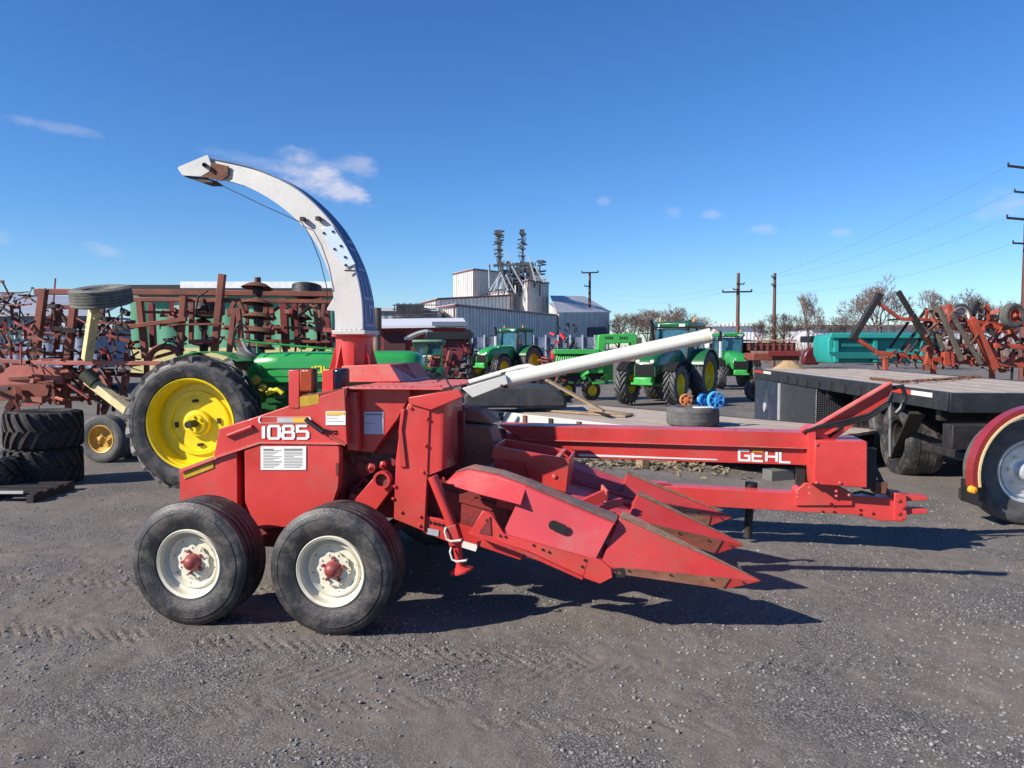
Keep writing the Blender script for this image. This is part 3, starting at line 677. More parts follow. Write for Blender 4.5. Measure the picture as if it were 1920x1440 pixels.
sheet('box_back_plate', [(1514, 808), (1530, 800), (1530, 907), (1520, 907), (1516, 873)], VT-.10, .3, RED, tg)
arm = sheet('hitch_arm', [(1512, 809), (1665, 718), (1673, 716), (1673, 744), (1560, 828), (1514, 828)], VT-.04, .06, RED, tg)
MB().bar(HP(1512, 808, VT-.04), HP(1668, 717, VT-.04), .10, .012, (0, 0, 1)).build('arm_flange', REDT, arm)
MB().prism(hp([(1551, 817), (1578, 799), (1582, 803), (1556, 821)], VT-.043), (0, -.003, 0)).build('arm_slot', mat('slot_dark', (.004, .004, .004)), arm)
bolts([(1496, 925), (1496, 932), (1518, 914), (1518, 925), (1568, 921), (1568, 930), (1592, 928), (1531, 833), (1531, 905), (1575, 905)], VT-.165, .012, REDT, tg)
q0 = HP(1250, 920, VT+.08)
MB().bar(q0, (q0.x-.75, VT-.15, .52), .14, .15).build('tongue_root', RED, tg)
q1 = HP(940, 815, VT+.06); MB().tube([q1, (.55, 1.75, q1.z-.05)], .06, 12).build('drive_line', REDD, tg)
# hoses
for k, (o_, r_) in enumerate(((0, .012), (5, .011), (9, .010))):
    MB().tube([HP(1498, 822-k*2, VT+.1), HP(1512, 808-k, VT-.1), HP(1535, 799+o_*.3, VT-.12), HP(1580, 790+o_, VT-.12), HP(1630, 776+o_, VT-.12), HP(1665, 752+o_, VT-.12), HP(1673, 735+o_, VT-.1)], r_, 7).build('hydraulic_hose', BLACK, tg)
MB().tube([HP(1673, 728, VT), HP(1692, 724, VT), HP(1698, 745, VT), HP(1690, 765, VT), HP(1680, 775, VT)], .02, 8).build('rubber_boot', BLACK, tg)
MB().tube([HP(1668, 742, VT-.02), HP(1668, 856, VT-.02)], .012, 8).build('hanging_rod', CHROME, tg)
MB().tube([HP(1668, 856, VT-.02), HP(1666, 862, VT-.02), HP(1670, 866, VT-.02)], .01, 6).build('rod_hook', DARK, tg)
# drive shaft and screens between box and hitch
each(MB().bar(HP(1628, 840, VT), HP(1628, 915, VT), .1).bar(HP(1632, 860, VT+.02), HP(1664, 926, VT+.02), .05, .03).bar(HP(1500, 875, VT+.05), HP(1500, 908, VT+.05), .07).bar(HP(1512, 875, VT+.05), HP(1512, 908, VT+.05), .03), 'support_strut', DARK, tg)
MB().bar(HP(1636, 912, VT), HP(1660, 914, VT), .12, .10).build('pto_coupler', RUST, tg, .01)
MB().tube([HP(1600, 925, VT-.05), HP(1615, 922, VT-.05), HP(1640, 928, VT-.05)], .012, 6).build('shear_pin', DARK, tg)
MB().prism(hp([(1677, 924), (1700, 928), (1701, 972), (1692, 979), (1677, 977)], VT-.02), (0, .2, 0)).build('clevis_block', RED, tg, .006)
bolts([(1685, 938), (1693, 951), (1685, 962), (1690, 974)], VT-.025, .018, REDW, tg)
for y in (932, 957):
    MB().prism([HP(1700, y-3, VT+.02), HP(1738, y-1, VT+.02), HP(1741, y+2, VT+.02), HP(1738, y+6, VT+.02), HP(1700, y+8, VT+.02)], (0, .12, 0)).build('clevis_prong', RED, tg, .004)
lj = MB().tube([HP(1407, 912, VT+.22), HP(1402, 1008, VT+.22)], .036, 14).build('tongue_jack', DARK, tg)
MB().tube([HP(1409, 904, VT+.22), HP(1408, 918, VT+.22)], .052, 14).build('jack_cap', BLACK, lj)
MB().tube([HP(1402, 990, VT+.22), HP(1401, 997, VT+.22), HP(1400, 1006, VT+.22)], .028, 10).tube([HP(1394, 996, VT+.2), HP(1409, 996, VT+.24)], .012, 8).build('jack_leg', CHROME, lj)
# white pipe and its bracket
pb = sheet('pipe_bracket', [(866, 728), (948, 703), (953, 720), (886, 746)], .39, .14, WHITE)
p0, p1 = HP(945, 713, .46), HP(1322, 631, .36)
pp = MB().tube([p0, p1], [.0455, .041], 28).build('white_pipe', WPIPE, hv)
dd = (p1-p0).normalized()
MB().tube([p1-dd*.01, p1+dd*.035], .0435, 28).build('pipe_end', CREAM, pp)
MB().tube([p0-dd*.005, p0+dd*.02], .052, 28).build('pipe_clamp', DARK, pp)
MB().tube([HP(880, 717, .6), HP(972, 690, .62), HP(990, 687, .62), HP(1004, 691, .62), HP(1012, 699, .62)], .019, 12).build('bent_pipe', WPIPE, hv)
bolts([(941, 724)], .385, .012, DARK, pb)
MB().tube([HP(820, 715, .9), HP(835, 708, .8), HP(845, 725, .6)], .006, 6).build('wire', BLACK, hv)
# ------------------------------------------------------------------ ground
def vnoise(x, y, sc, seed):
    rs = np.random.RandomState(seed); T = rs.rand(512, 512)
    X = x/sc; Y = y/sc; xi = np.floor(X).astype(int); yi = np.floor(Y).astype(int); fx = X-xi; fy = Y-yi
    fx = fx*fx*(3-2*fx); fy = fy*fy*(3-2*fy)
    g = lambda a, b: T[a % 512, b % 512]
    return (g(xi, yi)*(1-fx)+g(xi+1, yi)*fx)*(1-fy)+(g(xi, yi+1)*(1-fx)+g(xi+1, yi+1)*fx)*fy-.5
def base_z(x, y):
    t = np.clip((y-10.5)/11.5, 0, 1); return -.45*t*t*(3-2*t)
def strip(x, y, yc, hw, per, sk, amp, seed):
    d = (y-yc)/hw; m_ = np.clip(1.4-np.abs(d)*1.4, 0, 1)*(vnoise(x, y, .5, seed) > -.22)
    s_ = np.sin((x+sk*(y-yc)+.3*vnoise(x, y, .4, seed+1)*per)*2*math.pi/per)
    return -amp*m_*np.clip(s_*2.2-.9, 0, 1)*(vnoise(x, y, .09, seed+2) > -.3)
def ground_z(x, y):
    near = np.clip((14-y)/6, 0, 1); near = near*1.25
    z = base_z(x, y)+.022*vnoise(x, y, 1.3, 1)*near+.012*vnoise(x, y, .35, 2)*near+.008*vnoise(x, y, .11, 3)*near+.006*vnoise(x, y, .045, 4)*near
    z = z+strip(x, y, 4.33-.13*(x+1.0), .14, .085, .9, .019, 11)*(x < .5)
    z = z+strip(x, y, 4.02+.03*x, .15, .09, -.9, .013, 12)*(x > -1.6)*(x < 2.2)
    z = z+strip(x, y, 3.72+.10*x, .11, .08, .9, .010, 31)*(x > -2.2)*(x < -.2)
    z = z+strip(x, y, 4.9-.05*x, .12, .09, -.9, .010, 33)*(x > 1.2)
    z = z+strip(x, y, 5.5-.16*(x+3), .14, .09, .9, .013, 13)*(x < -1.4)
    z = z+strip(x, y, 3.45-.05*x, .10, .10, .9, .010, 14)*(x > -.2)*(x < 1.0)
    z = z+strip(x, y, 7.6-.1*x, .2, .11, .9, .012, 15)
    return z
def grow(a, b, st, f):
    r = []; p = a
    while p < b: p += st; st *= f; r.append(p)
    return r
ys = [-30, -12, -4, 0, 1.2, 2.0]+list(np.arange(2.4, 7.0, .017))+grow(7.0, 620, .03, 1.045)
xr = list(np.arange(0, 4.0, .019))+grow(4.0, 520, .03, 1.07)
xs = sorted([-a for a in xr[1:]]+xr)
XX, YY = np.meshgrid(np.array(xs), np.array(ys)); ZZ = ground_z(XX, YY)
nx, ny = len(xs), len(ys)
vv = np.stack([XX, YY, ZZ], -1).reshape(-1, 3)
ii = (np.arange(ny-1)[:, None]*nx+np.arange(nx-1)[None, :]).ravel()
ff = np.stack([ii, ii+1, ii+nx+1, ii+nx], -1)
def np_mesh(name, vv, ff, m, smooth=True):
    me = bpy.data.meshes.new(name); k = ff.shape[1]
    me.vertices.add(len(vv)); me.vertices.foreach_set('co', vv.astype(np.float32).ravel())
    me.loops.add(ff.size); me.loops.foreach_set('vertex_index', ff.astype(np.int32).ravel())
    me.polygons.add(len(ff)); me.polygons.foreach_set('loop_start', np.arange(0, ff.size, k, dtype=np.int32)); me.polygons.foreach_set('loop_total', np.full(len(ff), k, np.int32))
    me.polygons.foreach_set('use_smooth', [smooth]*len(ff)); me.update(calc_edges=True); me.validate(); me.materials.append(m)
    o = bpy.data.objects.new(name, me); COL.objects.link(o); return o
def ground_mat():
    m = bpy.data.materials.new('compacted_gravel'); m.use_nodes = True; t = m.node_tree; b = t.nodes['Principled BSDF']
    b.inputs['Roughness'].default_value = .88; b.inputs['Specular IOR Level'].default_value = .25
    g = N(t, 'ShaderNodeTexCoord').outputs['Object']
    def noise(sc, det=6, ro=.6):
        n = N(t, 'ShaderNodeTexNoise'); n.inputs['Scale'].default_value = sc; n.inputs['Detail'].default_value = det; n.inputs['Roughness'].default_value = ro; t.links.new(g, n.inputs[0]); return n.outputs[0]
    def mr(s_, a, b_, c, d): q = N(t, 'ShaderNodeMapRange'); [q.inputs[i+1].__setattr__('default_value', v) for i, v in enumerate((a, b_, c, d))]; t.links.new(s_, q.inputs[0]); return q.outputs[0]
    def mix(f, a, b_):
        q = N(t, 'ShaderNodeMix', data_type='RGBA'); t.links.new(f, q.inputs[0])
        for i, c in ((6, a), (7, b_)):
            if isinstance(c, tuple): q.inputs[i].default_value = c+(1,)
            else: t.links.new(c, q.inputs[i])
        return q.outputs[2]
    pat = mr(noise(.9, 6, .65), .40, .60, 0, 1)            # where loose gravel lies on the packed dirt
    soil = mix(mr(noise(.4, 5), .4, .6, 0, 1), (.215, .182, .152), (.190, .166, .142))
    soil = mix(mr(noise(2.3, 8, .7), .5, .68, 0, .8), soil, (.27, .245, .22))
    soil = mix(mr(noise(3.1, 8, .7), .52, .7, 0, .7), soil, (.135, .106, .086))
    soil = mix(mr(noise(90, 6, .8), .42, .62, 0, .75), soil, (.085, .075, .068))
    soil = mix(mr(noise(140, 3, .8), .58, .72, 0, .8), soil, (.30, .28, .265))
    vo = N(t, 'ShaderNodeTexVoronoi'); vo.inputs['Scale'].default_value = 92; t.links.new(g, vo.inputs[0])
    sp = N(t, 'ShaderNodeSeparateColor'); t.links.new(vo.outputs['Color'], sp.inputs[0])
    grv = mix(mr(sp.outputs[2], 0, 1, 0, 1), (.115, .103, .092), (.26, .24, .218))
    grv = mix(mr(sp.outputs[0], .91, .96, 0, .8), grv, (.42, .41, .40))
    grv = mix(mr(vo.outputs['Distance'], .35, .7, 0, .8), grv, (.05, .045, .045))
    c = mix(pat, soil, grv)
    t.links.new(c, b.inputs['Base Color'])
    bu = N(t, 'ShaderNodeBump'); bu.inputs['Strength'].default_value = .75; bu.inputs['Distance'].default_value = .010
    vd = N(t, 'ShaderNodeMath', operation='MULTIPLY'); t.links.new(vo.outputs['Distance'], vd.inputs[0]); t.links.new(pat, vd.inputs[1])
    ad = N(t, 'ShaderNodeMath', operation='SUBTRACT'); t.links.new(noise(95, 6, .8), ad.inputs[0]); t.links.new(vd.outputs[0], ad.inputs[1])
    t.links.new(ad.outputs[0], bu.inputs['Height']); t.links.new(bu.outputs[0], b.inputs['Normal'])
    return m
GM = ground_mat()
gr = np_mesh('ground', vv, ff, GM); gr['kind'] = 'structure'
# loose stones
rs = np.random.RandomState(5); NS = 30000
def ico():
    bm = bmesh.new(); bmesh.ops.create_icosphere(bm, subdivisions=1, radius=1); v = np.array([x.co[:] for x in bm.verts]); f = np.array([[q.index for q in p.verts] for p in bm.faces]); bm.free(); return v, f
iv, if_ = ico()
yy = 2.7+(rs.rand(NS)**1.35)*6.5; xx = (rs.rand(NS)*2-1)*(yy*.72+.3)
keep = (vnoise(xx, yy, .7, 21)+vnoise(xx, yy, .22, 22)*.7+rs.rand(NS)*.55) > .12
xx, yy = xx[keep], yy[keep]; n_ = len(xx)
sz = .0028+.0085*rs.rand(n_)**3.6; zz = ground_z(xx, yy)
sc = sz[:, None]*(.7+.6*rs.rand(n_, 3)); sc[:, 2] *= .65
pv = iv[None]*(1+.35*(rs.rand(n_, 12, 1)-.5))*sc[:, None, :]
a = rs.rand(n_)*6.28; ca, sa = np.cos(a)[:, None], np.sin(a)[:, None]
px_ = pv[..., 0]*ca-pv[..., 1]*sa; py_ = pv[..., 0]*sa+pv[..., 1]*ca
pv = np.stack([px_+xx[:, None], py_+yy[:, None], pv[..., 2]+(zz+sz*.25)[:, None]], -1).reshape(-1, 3)
pf = (if_[None]+(np.arange(n_)*12)[:, None, None]).reshape(-1, 3)
GRV = mat('loose_stone', (.20, .19, .18), .85, 0, .75, 34, 0, alt=(.20, .195, .19))
go = np_mesh('gravel', pv, pf, GRV, False); go['kind'] = 'stuff'; go['label'] = 'loose grey gravel stones scattered over the compacted yard'; go['category'] = 'gravel'
def G_(x, y): return float(base_z(np.array(x), np.array(y)))

# ------------------------------------------------------------------ bare trees
TW = mat('bare_twigs', (.13, .085, .07), .9, 0, .25, 3, alt=(.17, .12, .10))
TRK = mat('tree_bark', (.11, .085, .07), .9, 0, .3, 4, .3, 10)
def tree_meshes(seed, H_=8.0, spread=.5, lv=6, bushy=False):
    r_ = random.Random(seed); tr = MB(); tw = MB()
    def br(p, d, L, rad, k):
        q = p+d*L
        m = p+d*L*.5+Vector((r_.uniform(-1, 1), r_.uniform(-1, 1), r_.uniform(-.5, .5)))*L*.07
        rad = max(rad, .013); (tr if k < 2 else tw).tube([p, m, q], [rad, rad*.85, rad*.68], 6 if k < 2 else 3, False)
        if k >= lv: return
        n = (3 if k < 5 else 4) if k > 0 else (5 if bushy else 4)
        for i in range(n):
            ax = d.orthogonal().normalized(); ax.rotate(Matrix.Rotation(2*math.pi*(i+r_.random()*.8)/n, 3, d))
            an = r_.uniform(.25, .75)*(.75+spread)*(.35 if i == 0 and k < 4 else 1)
            nd = d.copy(); nd.rotate(Matrix.Rotation(an, 3, ax)); nd = (nd+Vector((0, 0, .16))).normalized()
            st = p+d*L*(1 if i == 0 else r_.uniform(.55, 1))
            br(st, nd, L*r_.uniform(.62, .82), rad*(.66 if i == 0 else .5), k+1)
    br(Vector((0, 0, 0)), Vector((.02, .02, 1)).normalized(), H_*.24, H_*.018, 0)
    return tr, tw
tree_src = []
for sd, sp_, lv, bu in ((3, .35, 6, False), (8, .6, 6, True), (21, .2, 6, False)):
    tr, tw = tree_meshes(sd, 8, sp_, lv, bu)
    a_ = tr.build('trunk', TRK, None, smooth=60); b_ = tw.build('crown', TW, None, smooth=0)
    hmax = max(v[2] for v in tw.v); tree_src.append((a_.data, b_.data, hmax)); bpy.data.objects.remove(a_); bpy.data.objects.remove(b_)
def put_tree(px, pytop, Y, src, label, wide=1.0, rz=0):
    x = (px-960)/F*Y; g = G_(x, Y); top = at(px, pytop, Y).z; a_, b_, hm = tree_src[src]; s_ = (top-g)/hm
    o = thing('bare_tree', label, 'tree', (x, Y, g), rz, 'bare winter trees along the far edge of the yard'); o.scale = (s_*wide, s_*wide, s_)
    for nm, me in (('trunk', a_), ('crown', b_)):
        c = bpy.data.objects.new(nm, me); COL.objects.link(c); c.parent = o
for a in ((1160, 586, 150, 0, 'thin bare tree just right of the grey mill wall', 1.1, 0), (1188, 584, 140, 0, 'bare reddish tree second from the grey mill wall', 1.2, 1),
          (1235, 568, 125, 1, 'widest bare reddish brown tree, rising behind the large green tractors', 1.25, 2), (1270, 574, 140, 0, 'bare tree behind the cab of the large green tractor', 1.1, 3.5),
          (1305, 592, 140, 2, 'low bare tree between the large green tractor and the white warehouse', 1.3, 4), (1212, 580, 150, 2, 'slim bare tree behind the light green baler arch', 1.0, 5),
          (1470, 585, 75, 2, 'dark bare tree with a leaning limb beside the plain utility pole', 1.3, 1.3), (1515, 545, 85, 0, 'upright bare tree left of the teal wagon', .7, 2.2),
          (1645, 514, 70, 1, 'big spreading bare tree behind the teal wagon', 1.05, .4), (1745, 540, 95, 2, 'narrow bare tree between the two spreading crowns', .8, 1.9),
          (1818, 536, 80, 1, 'wide fan-shaped bare tree left of the tall steel pole', 1.15, 3.1), (1890, 560, 95, 0, 'bare tree next to the foot of the tall steel pole', 1.0, 4.4),
          (1580, 590, 90, 2, 'small bare tree left of the big spreading one', 1.1, .9), (1425, 600, 110, 0, 'small bare tree in front of the white warehouse', 1.2, 2.9)):
    put_tree(*a)
hb = MB(); r_ = random.Random(4)
for i in range(2600):
    px = r_.uniform(1140, 1990); Y = r_.uniform(95, 120); b0 = at(px, 650, Y); b0.z = G_(0, 50); h = r_.uniform(.8, 3.4)*(1 if px > 1420 else .7)
    d_ = Vector((r_.uniform(-.5, .5), r_.uniform(-.5, .5), 1))*h
    hb.tube([b0, b0+d_*.5, b0+d_+Vector((r_.uniform(-.5, .5), 0, 0))], [.06, .04, .02], 3, False)
tag(hb.build('brush', TW, None, smooth=0), 'brown leafless brush along the far edge of the yard', 'brush', kind='stuff')

# ------------------------------------------------------------------ utility poles and wires
POLE = mat('pole_wood', (.13, .065, .045), .85, 0, .25, 3, .2, 20, stretch=(3, 3, .5))
POLER = mat('weathering_steel', (.12, .045, .035), .7, .2, .25, 2)
def pole(px, pytop, Y, r0, r1, arms, m_, label, base=0):
    x = (px-960)/F*Y; g = G_(x, Y); z = at(px, pytop, Y).z
    o = thing('utility_pole', label, 'utility pole', (x, Y, g))
    MB().tube([(0, 0, 0), (0, 0, z-g)], [r0, r1], 12).build('pole', m_, o)
    for (p0, q0, p1, q1, th) in arms:
        a = at(p0, q0, Y)-Vector((x, Y, g)); b = at(p1, q1, Y)-Vector((x, Y, g)); a.y = b.y = -r0
        MB().bar(a, b, th, th).build('crossarm', DARK, o)
        for e in ((a, b) if p1 > px+8 else (a,)): MB().tube([e, e+Vector((0, 0, th*1.6))], th*.45, 6).build('insulator', m_ if False else DARK, o)
    return o
pole(1105, 510, 150, .35, .22, [(1091, 512, 1121, 511, .25), (1096, 537, 1107, 537, .2)], POLE, 'distant wooden pole with a T-shaped top beyond the grey mill roof')
pole(1382, 512, 70, .20, .14, [(1354, 548, 1408, 547, .14), (1381, 533, 1394, 533, .1), (1374, 543, 1384, 543, .1)], POLE, 'wooden utility pole with a crossarm in front of the white warehouse')
pole(1450, 512, 75, .20, .14, [(1446, 520, 1454, 520, .12), (1446, 535, 1454, 535, .12)], POLE, 'plain wooden utility pole without crossarm, left of the bare trees')
pole(1919, 312, 45, .26, .20, [(1885, 313, 1919, 317, .12), (1897, 361, 1919, 363, .1), (1883, 410, 1919, 413, .12), (1894, 457, 1919, 458, .1)], POLER, 'tall rusty brown steel pole at the right edge with four short arms')
WIRE = mat('wire_grey', (.10, .12, .16), .6)
def wire(px0, py0, Y0, px1, py1, Y1, sag, r=.008):
    a = at(px0, py0, Y0); b = at(px1, py1, Y1); pts = []
    for i in range(25):
        t = i/24; p = lerp(a, b, t); p.z -= sag*4*t*(1-t); pts.append(p)
    o = MB().tube(pts, r, 4).build('power_line', WIRE, None)
    tag(o, None, 'cable', 'power lines between the poles'); return o
for i, a in enumerate(((1885, 314, 45, 1451, 516, 75, .5), (1897, 362, 45, 1450, 520, 75, .7), (1883, 412, 45, 1450, 534, 75, .8), (1894, 458, 45, 1408, 547, 70, 1.0), (1394, 533, 70, 1107, 537, 150, 1.5), (1354, 548, 70, 1096, 538, 150, 2.0))):
    o = wire(*a); o['label'] = ['topmost thin power line from the tall steel pole', 'second thin power line down from the top of the steel pole', 'third thin power line down on the steel pole', 'lowest thin power line on the tall steel pole', 'upper faint power line between the crossarm pole and the distant pole', 'lower faint power line between the crossarm pole and the distant pole'][i]

# ------------------------------------------------------------------ far buildings
def corr(name, col, n=2.2, var=.12):     # ribbed sheet metal: ribs as bump along the wall
    m = mat(name, col, .5, .1, var, .6)
    if m.get('rib'): return m
    m['rib'] = 1; t = m.node_tree; b = t.nodes['Principled BSDF']; tc = N(t, 'ShaderNodeTexCoord'); sp = N(t, 'ShaderNodeSeparateXYZ'); t.links.new(tc.outputs['Object'], sp.inputs[0])
    ad = N(t, 'ShaderNodeMath', operation='ADD'); t.links.new(sp.outputs[0], ad.inputs[0]); t.links.new(sp.outputs[1], ad.inputs[1])
    ml = N(t, 'ShaderNodeMath', operation='MULTIPLY'); ml.inputs[1].default_value = n*3; t.links.new(ad.outputs[0], ml.inputs[0])
    si = N(t, 'ShaderNodeMath', operation='SINE'); t.links.new(ml.outputs[0], si.inputs[0])
    bu = N(t, 'ShaderNodeBump'); bu.inputs['Strength'].default_value = .6; bu.inputs['Distance'].default_value = .07; t.links.new(si.outputs[0], bu.inputs['Height']); t.links.new(bu.outputs[0], b.inputs['Normal'])
    return m
MILLW = corr('mill_sheet_white', (.64, .615, .585)); TRIM = mat('dark_red_trim', (.14, .03, .035), .6); ROOFG = mat('pale_metal_roof', (.42, .42, .43), .5, .2, .15, .4)
mill = thing('feed_mill', 'pale grey and white metal feed mill with dark red trim and pipework towers', 'feed mill', (at(960, 600, 110).x, 110, G_(0, 110)))
def block(C, Rt, Lt, name, wallm=MILLW, roofm=ROOFG, trim=True, root=mill, z0=None):
    # C, Rt, Lt: (px, pytop, Y) of the near corner, the right end and the left end of the roof line
    c, r2, l2 = at(*C), at(*Rt), at(*Lt); b4 = r2+l2-c; g = (G_(0, 110) if z0 is None else z0)
    dn = lambda p: Vector((p.x, p.y, g))
    wm = MB().hexa([dn(c), dn(r2), dn(b4), dn(l2), c, r2, b4, l2])
    for e0, e1 in ((c, r2), (c, l2)):                       # standing seams of the sheet metal
        n_ = max(2, int((e1-e0).length/.95)); off = (e0-(c+b4)/2); off.z = 0; q_ = (e1-e0); q_.z = 0; nn = Vector((q_.y, -q_.x, 0)).normalized(); nn = nn if nn.dot(off) > 0 else -nn
        for k in range(1, n_):
            p = lerp(e0, e1, k/n_)+nn*.08; wm.bar(dn(p), p-Vector((0, 0, .05)), .16, .16, nn)
    o = wb(wm, name, wallm, root, smooth=0)
    up = Vector((0, 0, .12)); cc = (c+b4)/2
    ex = lambda p: p+(p-cc)*.012
    rf = MB().hexa([ex(p)+Vector((0, 0, .02)) for p in (c, r2, b4, l2)]+[ex(p)+up for p in (c, r2, b4, l2)]).build('roof', roofm, o, smooth=0)
    if trim:
        t_ = MB(); w_ = .24; e = [ex(ex(p)) for p in (c, r2, l2)]
        t_.bar(e[0]-up, e[1]-up, w_*.7, w_).bar(e[0]-up, e[2]-up, w_*.6, w_*.9)
        t_.bar(dn(e[0]), e[0]-up*2.5, w_*.8); t_.build('trim', TRIM, o)
    return o
block((888, 504, 148), (950, 511, 166), (850, 513, 158), 'head_house', root=mill)
block((820, 560, 128), (956, 553, 142), (790, 568, 136), 'middle_shed')
block((956, 545, 143), (964, 547, 146), (912, 551, 150), 'bin_block')
block((990, 525, 141), (1029, 530, 152), (961, 532, 148), 'silo_block')
block((855, 571, 98), (1050, 591, 132), (818, 577, 106), 'long_shed')
rs_ = block((1048, 587, 130), (1143, 586, 152), (1030, 570, 140), 'right_shed', trim=False)
c, r2 = at(1044, 588, 129.2), at(1146, 586, 152.5); k1, k2 = at(1032, 556, 150), at(1096, 557, 163)
MB().prism([c, r2, k2, k1], (0, 0, .2)).build('pitched_roof', ROOFG, rs_)
a = at(1101, 614, 141.2); b = at(1134, 613, 148.2); g = at(1101, 640, 141.2).z
MB().prism([Vector((a.x, a.y, g)), a, b, Vector((b.x, b.y, g))], (.2, -.15, 0)).build('dark_opening', mat('opening_dark', (.06, .07, .10), .8), rs_)
# pipework, hopper and elevator legs
PIPE = mat('pipe_grey', (.085, .09, .10), .6, .3, .4, .8); PIPEL = mat('pipe_light', (.48, .5, .52), .5, .3, .2, .8)
fr_ = MB(); r_ = random.Random(9)
for i in range(100):
    px = r_.uniform(940, 1010); y0 = r_.uniform(488, 530); Y = r_.uniform(142, 150)
    if r_.random() < .5: fr_.bar(at(px, y0, Y), at(px+r_.uniform(-3, 3), min(548, y0+r_.uniform(14, 50)), Y), r_.uniform(.15, .5))
    else: fr_.bar(at(px, y0, Y), at(min(1024, px+r_.uniform(10, 34)), y0+r_.uniform(-4, 9), Y), r_.uniform(.12, .4))
for px in (918, 935, 955, 975, 995, 1012): fr_.bar(at(px, 496, 144), at(px, 556, 144), .3)
fr_.bar(at(925, 498, 144), at(1000, 494, 144), .5)
wb(fr_, 'pipe_frame', PIPE, mill, smooth=0)
f2 = MB()
for a, b in (((939, 512), (918, 545)), ((939, 512), (925, 546)), ((939, 512), (952, 545)), ((948, 515), (965, 548)), ((960, 500), (985, 545)), ((916, 500), (917, 540)), ((1003, 500), (1020, 530)), ((990, 480), (1004, 527)), ((945, 470), (960, 495))): f2.bar(at(*a, 141), at(*b, 141), .22)
for i in range(16): px = 1000+i*1.9; f2.bar(at(px, 516+i*.3, 140), at(px, 525+i*.3, 140), .06)
f2.bar(at(998, 516, 140), at(1030, 521, 140), .08)
wb(f2, 'spout_pipes', PIPEL, mill)
c = at(939, 522, 142); wb(MB().lathe([(-2.0, .9), (0, .9), (.9, .3), (1.1, .15), (1.1, 0)], c, (0, 0, 1), 16), 'hopper_cone', PIPEL, mill)
for (px, yt, wd, sd, nm) in ((935, 432, .75, 5, 'elevator_leg'), (979, 431, .4, 6, 'elevator_leg')):
    b = MB(); r_ = random.Random(sd); b.bar(at(px, yt, 144), at(px+2, 500 if sd == 5 else 515, 144), wd)
    for i in range(34):
        y = r_.uniform(yt, 500); L = r_.uniform(3, 11)*(1 if y < 480 else .6); s_ = r_.choice((-1, 1)); b.bar(at(px+s_*2, y, 144), at(px+s_*L, y+r_.uniform(-2, 3), 144), r_.uniform(.1, .28))
    for i in range(4): y = yt+10+i*13; b.box(at(px+1.5, y, 144), (wd+.6, 1.2, .1))
    b.box(at(px, yt+4, 144), (wd+.5, 1.2, .8)); b.bar(at(px-7, yt+40, 144), at(px-1, 500, 144), .12)
    wb(b, nm, PIPE, mill, smooth=0)
# rooftop machinery and low dark building left of mill
lb = thing('low_building', 'long low grey building with a rooftop cooling unit, left of the mill', 'building', (at(760, 600, 95).x, 95, G_(0, 95)))
def bx(x0, y0, x1, y1, Y, dp, name, m_, root, **k): 
    a = at(x0, y1, Y); b = at(x1, y0, Y); return wb(MB().mm(a, (b.x, Y+dp, b.z)), name, m_, root, **k)
bx(640, 583, 820, 655, 95, 12, 'wall', corr('low_wall', (.25, .26, .28)), lb)
bx(636, 577, 822, 583, 94.6, 13, 'roof', mat('low_roof', (.5, .5, .53), .6), lb)
cu = bx(744, 570, 790, 588, 93, 3, 'cooling_unit', mat('grille_dark', (.06, .06, .06), .8, 0, .5, 2), lb)
b = MB(); r_ = random.Random(3)
for i in range(14): x = 740+i*4; b.bar(at(x, 568 if i % 3 else 572, 92.8), at(x, 604, 92.8), .12)
for y in (572, 580, 588, 596): b.bar(at(736, y, 92.8), at(818, y, 92.8), .12)
b.build('unit_frame', PIPE, cu)
# long pale roofed red building
rb = thing('red_barn', 'long red board building under a low pale roof, left of the mill', 'barn', (at(780, 640, 62).x, 62, G_(0, 62)))
bx(690, 615, 872, 660, 62, 10, 'wall', mat('barn_red', (.22, .03, .03), .8, 0, .2, 2, stretch=(6, 1, .3)), rb)
rf = MB(); q = [at(690, 616, 61), at(877, 613, 61), at(868, 600, 72), at(700, 602, 72)]; rf.prism(q, (0, 0, .2)); wb(rf, 'roof', mat('barn_roof', (.55, .56, .6), .6), rb)
bx(810, 603, 876, 611, 60.6, .3, 'fascia', mat('fascia_blue', (.12, .15, .2), .6), rb)
bx(720, 625, 760, 660, 61.8, .3, 'doorway', mat('barn_door_dark', (.06, .015, .02), .8), rb)
# white warehouse
wh = thing('warehouse', 'distant white warehouse behind the utility pole with crossarm', 'warehouse', (at(1390, 640, 190).x, 190, G_(0, 190)))
bx(1338, 612, 1432, 655, 190, 20, 'wall', corr('warehouse_white', (.8, .8, .8)), wh)
a = [at(1334, 612, 189), at(1375, 604, 189), at(1436, 611, 189)]; wb(MB().prism(a, (0, 22, 0)), 'roof', corr('warehouse_white', (.8, .8, .8)), wh)
w2 = thing('warehouse', 'long pale warehouse far behind the cultivator and bare trees', 'warehouse', (at(1700, 640, 200).x, 200, G_(0, 200)))
bx(1520, 614, 1990, 655, 200, 20, 'wall', corr('warehouse_pale', (.55, .55, .58)), w2); bx(1516, 609, 1994, 614, 199, 22, 'roof', mat('brown_roof', (.16, .12, .11), .8), w2)
